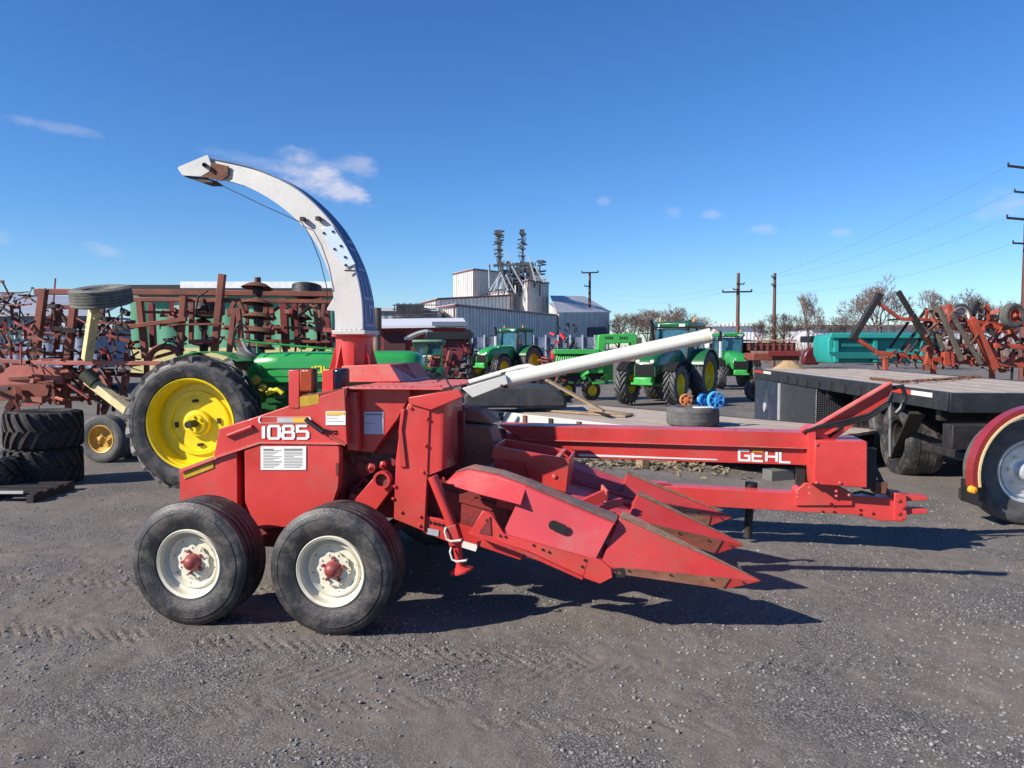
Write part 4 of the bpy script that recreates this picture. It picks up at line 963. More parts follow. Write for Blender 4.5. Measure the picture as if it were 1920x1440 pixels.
# green building and grey-blue building behind the disc harrow
GW = corr('green_sheet', (.085, .26, .15), 2)
gb = thing('green_building', 'green metal building with a pale yellow base, behind the red disc harrow', 'building', (at(400, 640, 27).x, 27, G_(0, 27)))
bx(246, 546, 622, 652, 27, 3, 'wall', GW, gb); bx(246, 652, 622, 700, 26.98, 3.1, 'base_band', mat('pale_yellow', (.62, .52, .22), .6), gb)
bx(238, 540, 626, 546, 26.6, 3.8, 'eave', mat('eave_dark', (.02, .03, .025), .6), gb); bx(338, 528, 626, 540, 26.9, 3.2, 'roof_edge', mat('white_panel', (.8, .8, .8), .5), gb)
bx(225, 534, 342, 545, 28, 8, 'roof', DARK, gb)
sg = MB().lathe([(0, .24), (.03, .24), (.03, 0)], at(335, 578, 26.95), (0, -1, 0), 24); wb(sg, 'round_sign', mat('round_pale', (.35, .5, .4), .6), gb)
bb = thing('grey_building', 'blue grey building with a wide window and pale roof at the left edge', 'building', (at(80, 640, 34).x, 34, G_(0, 34)))
bx(-160, 592, 180, 690, 34, 9, 'wall', corr('bluegrey_wall', (.20, .24, .34), 3), bb)
q = [at(-170, 594, 33.4), at(190, 592, 33.4), at(240, 566, 39), at(-170, 548, 39)]; wb(MB().prism(q, (0, 0, .15)), 'roof', mat('grey_roof', (.34, .36, .40), .5, .2, .1, 1), bb)
wn = bx(-20, 604, 50, 636, 33.95, .1, 'window_frame', mat('frame_white', (.6, .62, .66), .5), bb)
a = at(-18, 634, 33.9); b = at(47, 606, 33.9); MB().mm(a, (b.x, 33.93, b.z)).build('pane', glassmat('teal_glass', (.03, .12, .15)), wn)
for x in (12, 28, 44): MB().bar(at(x, 604, 33.88), at(x, 636, 33.88), .05).build('mullion', mat('frame_white', (.6, .62, .66), .5), wn)
bx(100, 600, 236, 618, 33.2, .4, 'pale_band', mat('band_pale', (.5, .52, .58), .6), bb)
# ------------------------------------------------------------------ old green tractor behind the harvester
T = Frame((351-960)/F*9.15, 9.15, R(5)); TP = T.P
ot = thing('vintage_tractor', 'vintage green tractor with big yellow rear wheel, standing behind the harvester', 'tractor', T.o, -T.th)
def yellow_hub():
    m = MB(); m.lathe([(.07, .165), (.0, .16), (-.01, .12), (-.03, .11), (-.03, .0)], n=32)
    for k in range(6):
        t = k*math.pi/3; m.lathe([(-.03, .018), (-.055, .017), (-.055, 0)], (math.cos(t)*.085, 0, math.sin(t)*.085), n=8)
    return m
RW = .785
def big_wheel(u, v, flip):
    r_ = wheel(ot, (u, v, RW+.0), (0, .4, flip), RW, .36, .545, 'ag', YEL, TYRE, yellow_hub, .06, YEL, lugs=21, lugh=.042, sweep=.42, lw=.055, name='rear_wheel')
    MB().lathe([(.0, .045), (-.20, .043), (-.20, .0)], (0, 0, 0), n=18).build('axle_shaft', DARK, r_)
    b = MB()
    for k in range(4):
        t = k*math.pi/2+.5; c = Vector((math.cos(t)*.27, .055, math.sin(t)*.27)); b.box(c, (.035, .05, .065), Matrix.Rotation(-t, 3, 'Y'))
    each(b, 'rim_clamp', DARK, r_)
    w_ = MB(); w_.lathe([(.058, .40), (.03, .39), (.03, .34), (.058, .33)], n=40); w_.build('disc_step', YEL, r_)
big_wheel(0, .18, 0); big_wheel(0, 1.75, math.pi)
vm = .75
hd = MB()
def hring(px, yt, yb, v0, v1):
    a, b = TP(px, yt, v0), TP(px, yb, v0); w_ = v1-v0; h = a.z-b.z; x = a.x
    return [Vector((x, v0, b.z)), Vector((x, v0, b.z+h*.62)), Vector((x, v0+.012, b.z+h*.82)), Vector((x, v0+w_*.12, b.z+h*.93)), Vector((x, v0+w_*.3, b.z+h)),
            Vector((x, v1-w_*.3, b.z+h)), Vector((x, v1-w_*.12, b.z+h*.93)), Vector((x, v1-.012, b.z+h*.82)), Vector((x, v1, b.z+h*.62)), Vector((x, v1, b.z))]
hd.loft([hring(464, 680, 712, vm+.06, vm+.46), hring(482, 662, 716, vm+.02, vm+.5), hring(520, 660, 717, vm, vm+.52), hring(640, 658, 716, vm, vm+.52), hring(755, 658, 714, vm, vm+.52), hring(772, 661, 713, vm+.02, vm+.5), hring(785, 668, 711, vm+.07, vm+.45), hring(790, 678, 705, vm+.12, vm+.4)])
ho = hd.build('hood', GREEN, ot, .004, smooth=50)
b = MB().bar(TP(490, 691, vm-.004), TP(760, 690, vm-.004), .008, .012).bar(TP(490, 706, vm-.004), TP(750, 704, vm-.004), .006, .008)
b.build('hood_crease', GREEND, ho)
nm = lambda: None
a0 = TP(574, 700, vm-.006); a1 = TP(636, 700, vm-.006); az = TP(574, 686, vm-.006)
jm = lambda x, y, d_: a0+(a1-a0)*x+(az-a0)*y+Vector((0, -d_, 0))
d = MB(); write(d, 'JOHN', jm, [1, 1, 1, 1], .45, 4.2, .2, .003); d.build('yellow_lettering', mat('letter_yellow', (.75, .65, .02), .5), ho, smooth=0)
a0 = TP(700, 700, vm-.006); a1 = TP(764, 700, vm-.006); az = TP(700, 686, vm-.006)
MB().box(TP(640, 735, vm+.25), (1.9, .35, .30)).build('engine_block', GREEND, ot, .02)
MB().prism([TP(468, 700, vm+.1), TP(560, 716, vm+.1), TP(560, 775, vm+.1), TP(460, 790, vm+.1)], (0, .35, 0)).build('transmission', GREEND, ot, .01)
e_ = MB()
for x, y, r_ in ((482, 712, .06), (494, 726, .05), (510, 733, .045)): e_.lathe([(0, r_), (-.04, r_), (-.05, r_*.5), (-.05, 0)], TP(x, y, vm), n=16)
each(e_, 'engine_fitting', mat('brass_yellow', (.45, .35, .05), .5, 0, .3, 20), ot)
e_ = MB().tube([TP(478, 690, vm-.02), TP(486, 705, vm-.02), TP(484, 730, vm-.02), TP(500, 738, vm)], .008, 6); e_.build('fuel_line', DARK, ot)
MB().tube([TP(500, 738, vm-.05), TP(520, 730, vm-.05), TP(530, 738, vm-.05)], .03, 8).build('yellow_lever', mat('letter_yellow', (.75, .65, .02), .5), ot)
MB().lathe([(0, .09), (-.16, .09), (-.17, .05), (-.17, 0)], TP(520, 724, vm-.0)+Vector((0, .1, 0)), (0, 0, 1), 18).build('oil_filter', GREEND, ot)
MB().tube([TP(478, 680, vm-.02), TP(490, 690, vm-.02), TP(494, 704, vm-.02)], .012, 6).build('hand_lever', GREEND, ot)
rl = MB().tube([TP(452, 638, vm), TP(480, 642, vm), TP(560, 649, vm), TP(630, 655, vm), TP(642, 659, vm)], .012, 6)
for x in (482, 525, 565): rl.tube([TP(x, 640+(x-452)*.1, vm), TP(x, 662, vm)], .01, 6)
rl.build('steering_rod', GREEN, ot)
c = TP(453, 636, vm+.2); sw = MB(); pts = []
for k in range(33):
    t = 2*math.pi*k/32; pts.append(c+Vector((.10*math.cos(t), .12*math.sin(t)*0+.02*math.cos(t), .20*math.sin(t))))
sw.tube(pts, .012, 6); sw.tube([c+Vector((-.1, 0, 0)), c+Vector((.1, 0, 0))], .008, 5)
sw.build('steering_wheel', BLACK, ot)
MB().tube([c, TP(462, 655, vm+.1), TP(478, 672, vm+.1)], .02, 8).build('steering_column', mat('grey_column', (.2, .2, .2), .5), ot)
fd = MB(); rr = []
for k in range(12):
    t = R(60+k*9); r_ = RW*1.10; p = Vector((r_*math.cos(t)+.02, .36, RW+r_*math.sin(t))); q = Vector((r_*math.cos(t)+.02, .80, RW+r_*math.sin(t)))
    rr.append([p, q, q+Vector((0, 0, .012)), p+Vector((0, 0, .012))])
fd.loft(rr); fd.build('fender', GREEN, ot)
MB().bar(TP(360, 660, .5), TP(425, 685, .5), .14, .03).build('fender_brace', GREEN, ot, .004)
MB().lathe([(0, .0), (0, .05), (.28, .05), (.28, .062), (.5, .062), (.55, .058), (.55, .045)], TP(707, 657, vm+.26), (0, 0, 1), 20).build('exhaust_stack', mat('rusty_stack', (.17, .115, .09), .75, .2, .4, 10, .3, 60), ot)
for v_ in (.95, 1.05):
    wheel(ot, (TP(765, 780, v_).x-.05, v_ if v_ < 1 else 1.25, .36), (0, 0, 0), .36, .16, .2, 'rib', YEL, TYRE, None, .0, name='front_wheel')
wheel(ot, (TP(470, 700, 1.75).x-.03, 2.1, .55), (0, .2, 0), .62, .3, .4, 'ag', YEL, TYREG, None, .0, lugs=18, name='outer_wheel') if False else None
MB().tube([TP(470, 671, 1.2), TP(462, 690, 1.2), TP(466, 712, 1.2)], [.04, .06, .05], 12).build('seat_post', TYREG, ot)
mfl = MB(); r_ = TP(463, 692, 1.0); mfl.lathe([(0, .16), (.06, .22), (.22, .2), (.30, .08), (.3, 0)], r_, (.4, 0, 1), 22); mfl.build('seat_pan', TYREG, ot)

# ------------------------------------------------------------------ folded red disc harrow
hw_ = thing('disc_harrow', 'faded red folded disc harrow with rusty discs, yellow-rimmed wheel and raised tyre at the left', 'disc harrow', (at(250, 700, 12.6).x, 12.6, G_(0, 12.6)))
def B2(m, lst, Y, jit=0):
    for a in lst:
        x0, y0, x1, y1, t = a[:5]; Y0 = a[5] if len(a) > 5 else Y; Y1 = a[6] if len(a) > 6 else Y0; w_ = t/F*Y0
        m.bar(at(x0, y0, Y0), at(x1, y1, Y1), w_, w_)
fr = MB(); B2(fr, [(66, 547, 420, 549, 11), (410, 549, 640, 552, 10), (236, 561, 640, 566, 8, 12.4), (70, 573, 142, 577, 8, 13.2)], 12.6); wb(fr, 'top_rail', HRED, hw_, bevel=.01)
def part(lst, Y, name, m_):
    for a in lst: q = MB(); B2(q, [a], Y); wb(q, name, m_, hw_, bevel=.006)
part([(82, 542, 68, 652, 13), (140, 562, 128, 672, 12), (262, 565, 273, 672, 11), (345, 555, 336, 668, 11), (417, 514, 402, 660, 12), (361, 560, 358, 640, 8, 13), (128, 672, 122, 748, 12), (60, 680, 62, 745, 9)], 12.3, 'upright', HRED)
part([(284, 568, 288, 652, 10), (112, 575, 106, 655, 8), (532, 560, 536, 655, 13), (553, 565, 558, 650, 9), (612, 568, 620, 652, 9), (462, 560, 465, 640, 6), (498, 560, 505, 650, 8)], 13.2, 'rear_upright', REDD)
part([(50, 680, 305, 681, 8, 11.9), (0, 676, 60, 680, 8, 11.9)], 12, 'lower_rail', HREDL)
part([(0, 718, 130, 716, 10, 12.5), (0, 742, 125, 748, 12, 12.7), (125, 748, 210, 744, 9, 12.6), (205, 700, 300, 706, 8, 13)], 12, 'base_rail', HRED)
part([(70, 600, 240, 606, 7), (70, 625, 245, 628, 5), (0, 660, 130, 664, 8), (270, 585, 420, 588, 5), (420, 612, 620, 616, 5), (430, 640, 620, 640, 6)], 12.8, 'cross_rail', HRED)
part([(240, 613, 350, 598, 8), (285, 672, 345, 655, 6), (355, 641, 402, 639, 8), (200, 630, 245, 640, 7), (300, 610, 420, 607, 4)], 12.2, 'diagonal_brace', HRED)
part([(440, 578, 429, 668, 9), (447, 578, 455, 668, 9), (428, 592, 440, 566, 7), (448, 566, 460, 592, 7), (590, 580, 600, 640, 7), (608, 570, 598, 640, 7)], 12.2, 'gang_hanger', HRED)
c = at(310, 678, 12.1); pts = [c+Vector((.26*math.cos(t/10*math.pi), 0, .24*math.sin(t/10*math.pi))) for t in range(11)]
ac = MB(); ac.tube(pts, .05, 8); wb(ac, 'curved_arm', HRED, hw_)
# discs
def gang(px, ys, Y, rpx, n='disc'):
    sp_ = MB().tube([at(px, ys[0]-12, Y), at(px+4, ys[-1]+12, Y)], .05, 8); s_ = wb(sp_, 'gang_shaft', RUST, hw_)
    for i, y in enumerate(ys):
        c = at(px+i*1.0, y, Y); r_ = rpx/F*Y; m = MB(); m.lathe([(-.07, r_), (-.06, r_*.97), (.0, r_*.55), (.02, .05), (.012, .05), (-.012, r_*.55), (-.072, r_*.97)], c, (.05, .12, 1), 30, True)
        m.build(n, RUST, s_)
        m = MB().lathe([(0, .05), (.04, .075), (.14, .075), (.18, .05)], c+Vector((0, 0, -.2)), (0, 0, 1), 12); m.build('spool', DARK, s_)
gang(483, [532, 562, 588, 616, 644], 11.8, 29); gang(565, [548, 590, 634], 13.6, 20); gang(600, [560, 600, 640], 14.0, 16)
gang(380, [575, 600, 640], 13.6, 20)
# raised tyre with cream strut
wheel(hw_, at(190, 556, 11.4)-hw_.location, (R(90+12), 0, R(-8)), .425, .27, .22, 'rib', CREAMI, mat('tyre_sunbleached', (.13, .125, .11), .85, 0, .3, 9, .3, 60, (.22, .2, .16), .4, 6), hub_small, .02, RUST, name='raised_wheel')
wb(MB().bar(at(178, 575, 11.6), at(163, 675, 11.8), .13).bar(at(176, 596, 11.5), at(190, 588, 11.5), .08), 'cream_strut', CREAMI, hw_, bevel=.01)
wb(MB().bar(at(166, 712, 11.5), at(242, 770, 11.2), .15, .12), 'cream_arm', CREAMI, hw_, bevel=.01)
wb(MB().tube([at(158, 700, 11.4), at(178, 718, 11.4)], .10, 14), 'arm_cylinder', mat('dark_olive', (.05, .055, .03), .6), hw_)
yw = at(197, 806, 11.4); g = G_(0, 11.4)
wheel(hw_, Vector((yw.x, 11.4, g+.355))-hw_.location, (0, 0, R(-8)), .355, .24, .20, 'rib', GOLD, TYREG, hub_small, .0, GOLD, name='ground_wheel')
wheel(hw_, Vector((yw.x+.12, 11.85, g+.355))-hw_.location, (0, 0, R(-8)), .355, .24, .20, 'rib', GOLD, TYREG, hub_small, .0, GOLD, name='ground_wheel')
wheel(hw_, at(575, 545, 13.2)-hw_.location, (R(80), 0, 0), .25, .2, .14, 'rib', DARK, TYRE, None, .0, name='raised_wheel')
wheel(hw_, at(388, 578, 13.4)-hw_.location, (R(75), 0, R(20)), .3, .22, .16, 'rib', CREAM, TYRE, None, .0, name='raised_wheel')
# hoses, shanks, springs, brackets: each a piece of its own
r_ = random.Random(12)
def clutter(n, x0, y0, x1, y1, Ya, Yb, mats_, L=(10, 45), th=(2.5, 8), root=hw_, nm='bracket', hv_=.45):
    for i in range(n):
        x = r_.uniform(x0, x1); y = r_.uniform(y0, y1); Y = r_.uniform(Ya, Yb); l = r_.uniform(*L); a = r_.choice((0, 90, 90, 0, 60, 120, 30, 150))+r_.uniform(-8, 8)
        dx, dy = l*math.cos(R(a)), l*math.sin(R(a)); t = r_.uniform(*th)/F*Y; q = MB()
        p0, p1 = at(x-dx/2, y-dy/2, Y), at(x+dx/2, y+dy/2, Y+r_.uniform(-.4, .4))
        k = r_.random()
        if k < .62: q.bar(p0, p1, t, t*r_.uniform(.5, 1.6))
        elif k < .8: q.tube([p0, lerp(p0, p1, .5)+Vector((0, 0, r_.uniform(-.08, .08))), p1], t*.35, 6)
        else:
            s_ = t*r_.uniform(.8, 1.5); q.box(p0, (s_*1.3, s_, s_*1.1)); q.bar(p0, lerp(p0, p1, .6), t*.5)
        wb(q, nm, r_.choice(mats_), root)
clutter(90, 0, 600, 150, 690, 11.9, 13.2, [DARK, DARK, DARK, REDD, RUST, HRED], (8, 50), (2, 6))
clutter(85, 0, 690, 240, 762, 11.9, 13.2, [DARK, HRED, HREDL, REDD, RUST, HRED], (8, 50), (3, 11))
clutter(70, 150, 580, 260, 700, 12.0, 13.0, [DARK, DARK, HRED, REDD, RUST], (8, 40), (2, 8))
clutter(26, 300, 560, 440, 650, 12.2, 13.4, [DARK, REDD, RUST, HRED], (10, 40), (3, 8))
clutter(42, 500, 555, 625, 660, 12.6, 13.8, [DARK, REDD, RUST, HRED], (8, 36), (3, 8))
clutter(30, 0, 548, 110, 600, 12.4, 13.4, [DARK, REDD, RUST], (10, 60), (2, 6))
for pts in ([(300, 655), (312, 640), (330, 642), (338, 660)], [(220, 560), (232, 585), (215, 600), (222, 640)], [(150, 660), (175, 640), (200, 612), (212, 600)], [(390, 545), (372, 556), (366, 590)]):
    wb(MB().tube([at(x, y, 11.9) for x, y in pts], .014, 6), 'hose', BLACK, hw_)
wb(MB().prism([at(0, 705, 12.1), at(20, 684, 12.1), at(115, 690, 12.1), at(118, 720, 12.1), at(0, 722, 12.1)], (0, .08, 0)), 'side_plate', HREDL, hw_)
wb(MB().prism([at(0, 722, 12.0), at(95, 718, 12.0), at(88, 742, 12.0), at(0, 752, 12.0)], (0, .05, 0)), 'side_plate', HRED, hw_)
# legs down to the ground so that it stands
part([(30, 745, 30, 842, 8), (128, 748, 128, 842, 9), (275, 672, 275, 842, 8), (535, 650, 535, 842, 8)], 12.8, 'stand', HRED)

# ------------------------------------------------------------------ stacked worn tyres, left
tg_ = 'worn farm tyres stacked at the left edge'
def loose_tyre(loc, rot, Rr, W, rb, kind, m_, label, group=None, **k):
    o = tyre_mesh(Rr, W, rb, kind, **k).build('tyre', m_, None, smooth=30, loc=loc, rot=rot); return tag(o, label, 'tyre', group)
WT = mat('worn_tyre', (.03, .026, .023), .85, 0, .35, 7, .35, 60, (.09, .07, .055), .45, 6)
x0 = at(79, 800, 9.6)
loose_tyre((x0.x, 9.6, .23), (R(90), 0, .3), .42, .455, .22, 'ag', WT, 'worn lug tyre lying flat at the bottom of the two-tyre stack', tg_, lugs=20, lugh=.03, sweep=.25)
loose_tyre((x0.x+.01, 9.62, .69), (R(90), 0, 1.1), .415, .455, .22, 'ag', WT, 'worn brown lug tyre on top of the two-tyre stack', tg_, lugs=20, lugh=.03, sweep=.25)
x1 = at(-15, 850, 9.2); loose_tyre((x1.x-.05, 9.1, .21), (R(90), 0, .3), .42, .40, .2, 'ag', TYRE, 'added black tyre standing in for the black shade at the left edge', tg_, lugs=20, lugh=.03)  # added tyre, its black bulk stands in for the shadow there
pal = thing('pallet', 'dark low pallet with a pale metal edge beside the tyre stack', 'pallet', (at(30, 890, 8.9).x, 8.75, 0))
for k in range(4): MB().box((.0, -.3+k*.2, .10), (1.1, .12, .025)).build('board', DARK, pal, .003)
for k in (-.5, 0, .5): MB().box((k, 0, .045), (.08, .8, .085)).build('bearer', DARK, pal, .003)
MB().bar((-.55, -.40, .12), (.42, -.38, .12), .02, .03).build('metal_edge', WHITE, pal)

# ------------------------------------------------------------------ low wooden flatbed with its load
WOOD = mat('grey_deck_wood', (.36, .30, .25), .85, 0, .3, 5, .3, 30, (.22, .17, .13), .5, 3, stretch=(.35, 6, 6))
WOODB = mat('brown_board', (.26, .18, .11), .8, 0, .25, 4, .2, 30, stretch=(.5, 5, 5))
A = Vector((-.40, 14.5, 0)); e1 = Vector((.62, -.79, 0)).normalized(); e2 = Vector((e1.y*-1, e1.x, 0)); ZD = .5
lt = thing('flatbed_trailer', 'low grey wooden deck of a flatbed trailer with a white side rail behind the harvester', 'trailer', A, math.atan2(e1.y, e1.x))
def WP(s_, t_, z): return A+e1*s_+e2*t_+Vector((0, 0, z))
LL, LW = 6.2, 2.5
for k in range(13): MB().mm((0, k*LW/13+.004, ZD-.04), (LL, (k+1)*LW/13-.004, ZD+.003*(k % 3))).build('deck_board', WOOD, lt)
MB().mm((0, -.04, ZD-.20), (LL, -.004, ZD+.01)).build('side_rail', WHITE, lt, .003)
for k in range(9):
    x = .35+k*.7; MB().mm((x, -.075, ZD-.15), (x+.09, -.042, ZD-.01)).build('stake_pocket', RUST if k % 2 else DARK, lt)
MB().mm((0, LW+.004, ZD-.2), (LL, LW+.04, ZD+.01)).build('side_rail', DARK, lt)
for k in (.5, 2.0): MB().mm((.1, k, ZD-.3), (LL-.1, k+.1, ZD-.045)).build('chassis_beam', DARK, lt)
for x in (.4, 2.2, 4.2): MB().mm((x, .1, -.2), (x+.2, .3, ZD-.3)).build('support_block', WOODB, lt); MB().mm((x, 2.1, -.2), (x+.2, 2.3, ZD-.3)).build('support_block', WOODB, lt)
tw_ = at(1306, 800, 11.5)
TZ = ZD+.006
loose_tyre((tw_.x, 11.75, TZ+.15), (R(90), 0, .2), .395, .29, .24, 'truck', TYREG, 'worn grey truck tyre lying flat on the wooden deck under the pulleys')
def pulley(px, py, rpx, col, label, Y=11.6, n=6, tilt=0, group='spoked pulleys on the flat tyre'):
    c = at(px, py, Y); rr_ = rpx/F*Y
    o = thing('pulley', label, 'pulley', c, tilt, group); m = MB()
    m.lathe([(-.03, rr_), (-.035, rr_*.86), (.035, rr_*.86), (.03, rr_), (.012, rr_*.93), (-.012, rr_*.93)], n=36, closed=True); m.build('rim', col, o)
    for k in range(n):
        t = 2*math.pi*k/n; MB().bar((rr_*.2*math.cos(t), 0, rr_*.2*math.sin(t)), (rr_*.87*math.cos(t), 0, rr_*.87*math.sin(t)), .028, .05, (0, 1, 0)).build('spoke', col, o)
    MB().lathe([(-.05, rr_*.12), (-.05, rr_*.26), (.05, rr_*.26), (.05, rr_*.12)], n=20, closed=True).build('hub', col, o)
BLU = mat('bright_blue_paint', (.03, .22, .60), .35); 
pulley(1286, 750, 11.5, mat('orange_pulley_paint', (.60, .20, .05), .5), 'small orange six-spoked pulley, leftmost on the flat truck tyre')
pulley(1319, 751, 13, BLU, 'middle blue spoked pulley, tilted, on the flat truck tyre', 11.7, 5, .5)
pulley(1342, 750, 16.5, mat('sky_blue_paint', (.06, .35, .75), .35), 'largest bright blue spoked pulley at the right of the flat truck tyre', 11.55, 7, .2)
tag(MB().mm(at(1298, 768, 11.6)-Vector((0, .12, 0)), at(1336, 762, 11.6)+Vector((0, .12, 0))).build('white_block', WPIPE, None, .02), 'small pale block lying on the flat truck tyre between the pulleys', 'block')
bd = thing('loose_board', 'long brown board leaning down onto the flatbed deck under the white pipe', 'board', at(1140, 768, 13.2))
wb(MB().bar(at(1025, 712, 13.6), at(1132, 771, 12.9), .10, .035), 'plank', WOODB, bd)
for i, (a, b_, s_) in enumerate((((.9, .7), (2.6, 1.0), 'flat weathered board lying along the near side of the flatbed deck'), ((1.2, 1.5), (2.4, 1.2), 'short weathered board lying in the middle of the flatbed deck'))):
    p, q = WP(*a, TZ+.022), WP(*b_, TZ+.022); o = MB().bar(p, q, .22, .035).build('loose_board', WOODB, None, .003); tag(o, s_, 'board')
# dark covered load behind the pipe
dk = thing('covered_load', 'low dark tarp-covered load on the flatbed below the white pipe', 'tarp', at(985, 760, 14.2)); m = MB()
pts = [at(905, 742, 14.6), at(950, 735, 14.5), at(1010, 738, 14.6), at(1060, 742, 14.9)]
m.prism([at(x, y, 14.0) for x, y in ((872, 765), (868, 742), (884, 730), (930, 724), (990, 723), (1040, 727), (1060, 742), (1064, 765))], (0, 1.1, 0)); wb(m, 'tarp', mat('dark_tarp', (.035, .036, .042), .7, 0, .4, 5, .9, 6), dk, bevel=.05)

# ------------------------------------------------------------------ upper deck trailer at the right
ZU = 1.2; X0, Y0 = 4.83, 8.5
far = Vector((5.50, 17.4, 0)); near = Vector((X0, Y0, 0)); ed = (far-near).normalized(); ew = Vector((ed.y, -ed.x, 0)); UL = (far-near).length; UW = 2.6
ut = thing('step_deck_trailer', 'black-edged flatbed trailer with weathered wooden deck and red and white reflectors, at the right', 'trailer', near, math.atan2(ed.y, ed.x))
# local x = away from the photographer, local y = to the left, so the deck extends to -y
for k in range(16):
    MB().mm((.18, -UW+.10+k*(UW-.2)/16+.003, ZU-.04), (UL, -UW+.10+(k+1)*(UW-.2)/16-.003, ZU+.003*(k % 3))).build('deck_board', WOOD, ut)
MB().mm((0, -.10, ZU-.20), (UL, 0, ZU+.006)).build('side_rail', mat('black_rail', (.022, .024, .03), .45, .2, .3, 3, .1, 30, (.09, .07, .06), .4, 5), ut, .006)
MB().mm((0, -UW, ZU-.20), (UL, -UW+.10, ZU+.006)).build('side_rail', MC['black_rail'], ut, .006)
MB().mm((0, -UW+.105, ZU-.22), (.17, -.105, ZU+.0)).build('front_rail', MC['black_rail'], ut, .006)
MB().mm((-.004, -UW, ZU-.21), (-.03, -.02, ZU+.004)).build('front_lip', MC['black_rail'], ut, .004)
for x, w_, m_ in ((.35, .55, WPIPE), (.9, .75, mat('reflector_red', (.45, .03, .02), .4)), (7.5, .8, WPIPE), (8.1, .8, MC['reflector_red'])):
    MB().mm((x, .002, ZU-.07), (x+w_, .008, ZU-.015)).build('reflector', m_, ut)
for k in range(9):
    x = 1.9+k*.62; MB().mm((x, .002, ZU-.18), (x+.10, .02, ZU-.06)).build('stake_pocket', DARK, ut)
for y in (-.7, -1.9): MB().mm((.1, y-.08, ZU-.55), (UL, y+.08, ZU-.225)).build('chassis_beam', DARK, ut)
for k in range(7): MB().mm((.4+k*1.3, -UW+.12, ZU-.34), (.52+k*1.3, -.12, ZU-.225)).build('cross_member', DARK, ut)
for (x, y) in ((1.9, -.45), (3.1, -.45), (1.9, -2.1), (3.1, -2.1)):
    p = wheel(ut, (x, y, .46+G_(0, Y0+x)), (0, 0, math.pi), .50, .50, .28, 'truck', DARK, TYRE, None, .0)
MB().mm((1.8, -2.2, .40), (2.0, -.4, .52)).mm((3.0, -2.2, .40), (3.2, -.4, .52)).build('axle_beam', DARK, ut, .02)
MB().tube([(.7, -.9, .1), (.7, -.9, ZU-.2)], .07, 10).build('landing_leg', DARK, ut); MB().mm((.5, -1.05, .02), (.9, -.75, .08)).build('leg_foot', DARK, ut)
MB().tube([(.9, -.5, .5), (1.5, -.6, .62), (2.5, -.5, .5), (3.2, -.7, .65)], .05, 8).build('air_hose', BLACK, ut)
MB().tube([(4.2, -.6, .6), (5.4, -.6, .6)], .2, 16).build('air_tank', DARK, ut)
MB().bar((1.0, -.12, ZU-.3), (2.0, -.3, .2), .18, .04).build('mud_flap', DARK, ut)
for (x, y) in ((3.4, -.35), (5.0, -.35)): MB().mm((x, y-.25, .15), (x+.45, y, .95)).build('frame_bracket', DARK, ut, .02)
# tool box hung under the rail
tb = MB().mm((4.6, -.62, -.45), (UL-.05, -.015, ZU-.215)).build('tool_box', mat('diamond_plate', (.09, .09, .095), .35, .7, .15, 4), ut, .01)
t = MC['diamond_plate'].node_tree; b_ = t.nodes['Principled BSDF']; g_ = N(t, 'ShaderNodeTexCoord'); ck = N(t, 'ShaderNodeTexVoronoi'); ck.inputs['Scale'].default_value = 26; ck.inputs['Randomness'].default_value = .1
t.links.new(g_.outputs['Object'], ck.inputs[0]); bu = N(t, 'ShaderNodeBump'); bu.inputs['Strength'].default_value = .9; bu.inputs['Distance'].default_value = .02; bu.invert = True; t.links.new(ck.outputs[0], bu.inputs['Height']); t.links.new(bu.outputs[0], b_.inputs['Normal'])
dr2 = MB().mm((6.9, -.012, -.4), (UL-.1, .012, ZU-.24)).build('tool_box_door', mat('blue_steel_door', (.045, .06, .11), .3, .5, .3, 2, .1, 8, (.30, .28, .28), .4, 3), ut, .006)
MB().lathe([(0, .10), (.02, .10), (.03, .05), (.03, 0)], (7.9, .014, .42), (0, 1, 0), 24).build('door_latch', SILVER, dr2)
MB().mm((6.8, -.01, -.42), (6.88, .022, ZU-.22)).build('door_frame', SILVER, tb)
# chain on the deck
ch = MB(); r_ = random.Random(2); pts = [at(1632, 704, 11.6), at(1660, 706, 11.2), at(1690, 712, 10.5), at(1730, 710, 10.9), at(1775, 706, 11.4), at(1800, 705, 11.8), at(1840, 703, 12.2)]
pts = [Vector((p.x, p.y, ZU+.03)) for p in pts]
for i in range(6):
    for k in range(9):
        p = lerp(pts[i], pts[i+1], k/9)+Vector((r_.uniform(-.03, .03), r_.uniform(-.05, .05), 0)); q = lerp(pts[i], pts[i+1], (k+1.2)/9)
        ch.tube([p, (p+q)/2+Vector((0, .03, .01)), q], .018, 5)
tag(ch.build('chain', RUST, None), 'rusty chain lying across the weathered deck of the right trailer', 'chain')

# ------------------------------------------------------------------ truck wheel and fender at the right edge
tk = thing('semi_truck', 'rear of a burgundy truck with cream-striped fender and aluminium wheel at the right edge', 'truck', (5.02, 7.44, 0))
TKY = 7.3
wx = 4.97
def lug_hub():
    m = MB(); m.lathe([(-.02, .10), (-.14, .095), (-.15, .07), (-.15, 0)], n=28); return m
tw2 = wheel(tk, (wx-5.02, .0, .52), (0, .1, 0), .52, .28, .300, 'truck', SILVER, TYREG, lug_hub, -.06, SILVER)
each(MB().lathe([(0, .02), (-.05, .018), (-.05, 0)], (0, -.03, .17), n=8).lathe([(0, .02), (-.05, .018), (-.05, 0)], (.12, -.03, .12), n=8).lathe([(0, .02), (-.05, .018), (-.05, 0)], (-.17, -.03, 0), n=8).lathe([(0, .02), (-.05, .018), (-.05, 0)], (-.12, -.03, .12), n=8).lathe([(0, .02), (-.05, .018), (-.05, 0)], (-.12, -.03, -.12), n=8).lathe([(0, .02), (-.05, .018), (-.05, 0)], (0, -.03, -.17), n=8), 'wheel_nut', CHROME, tw2)
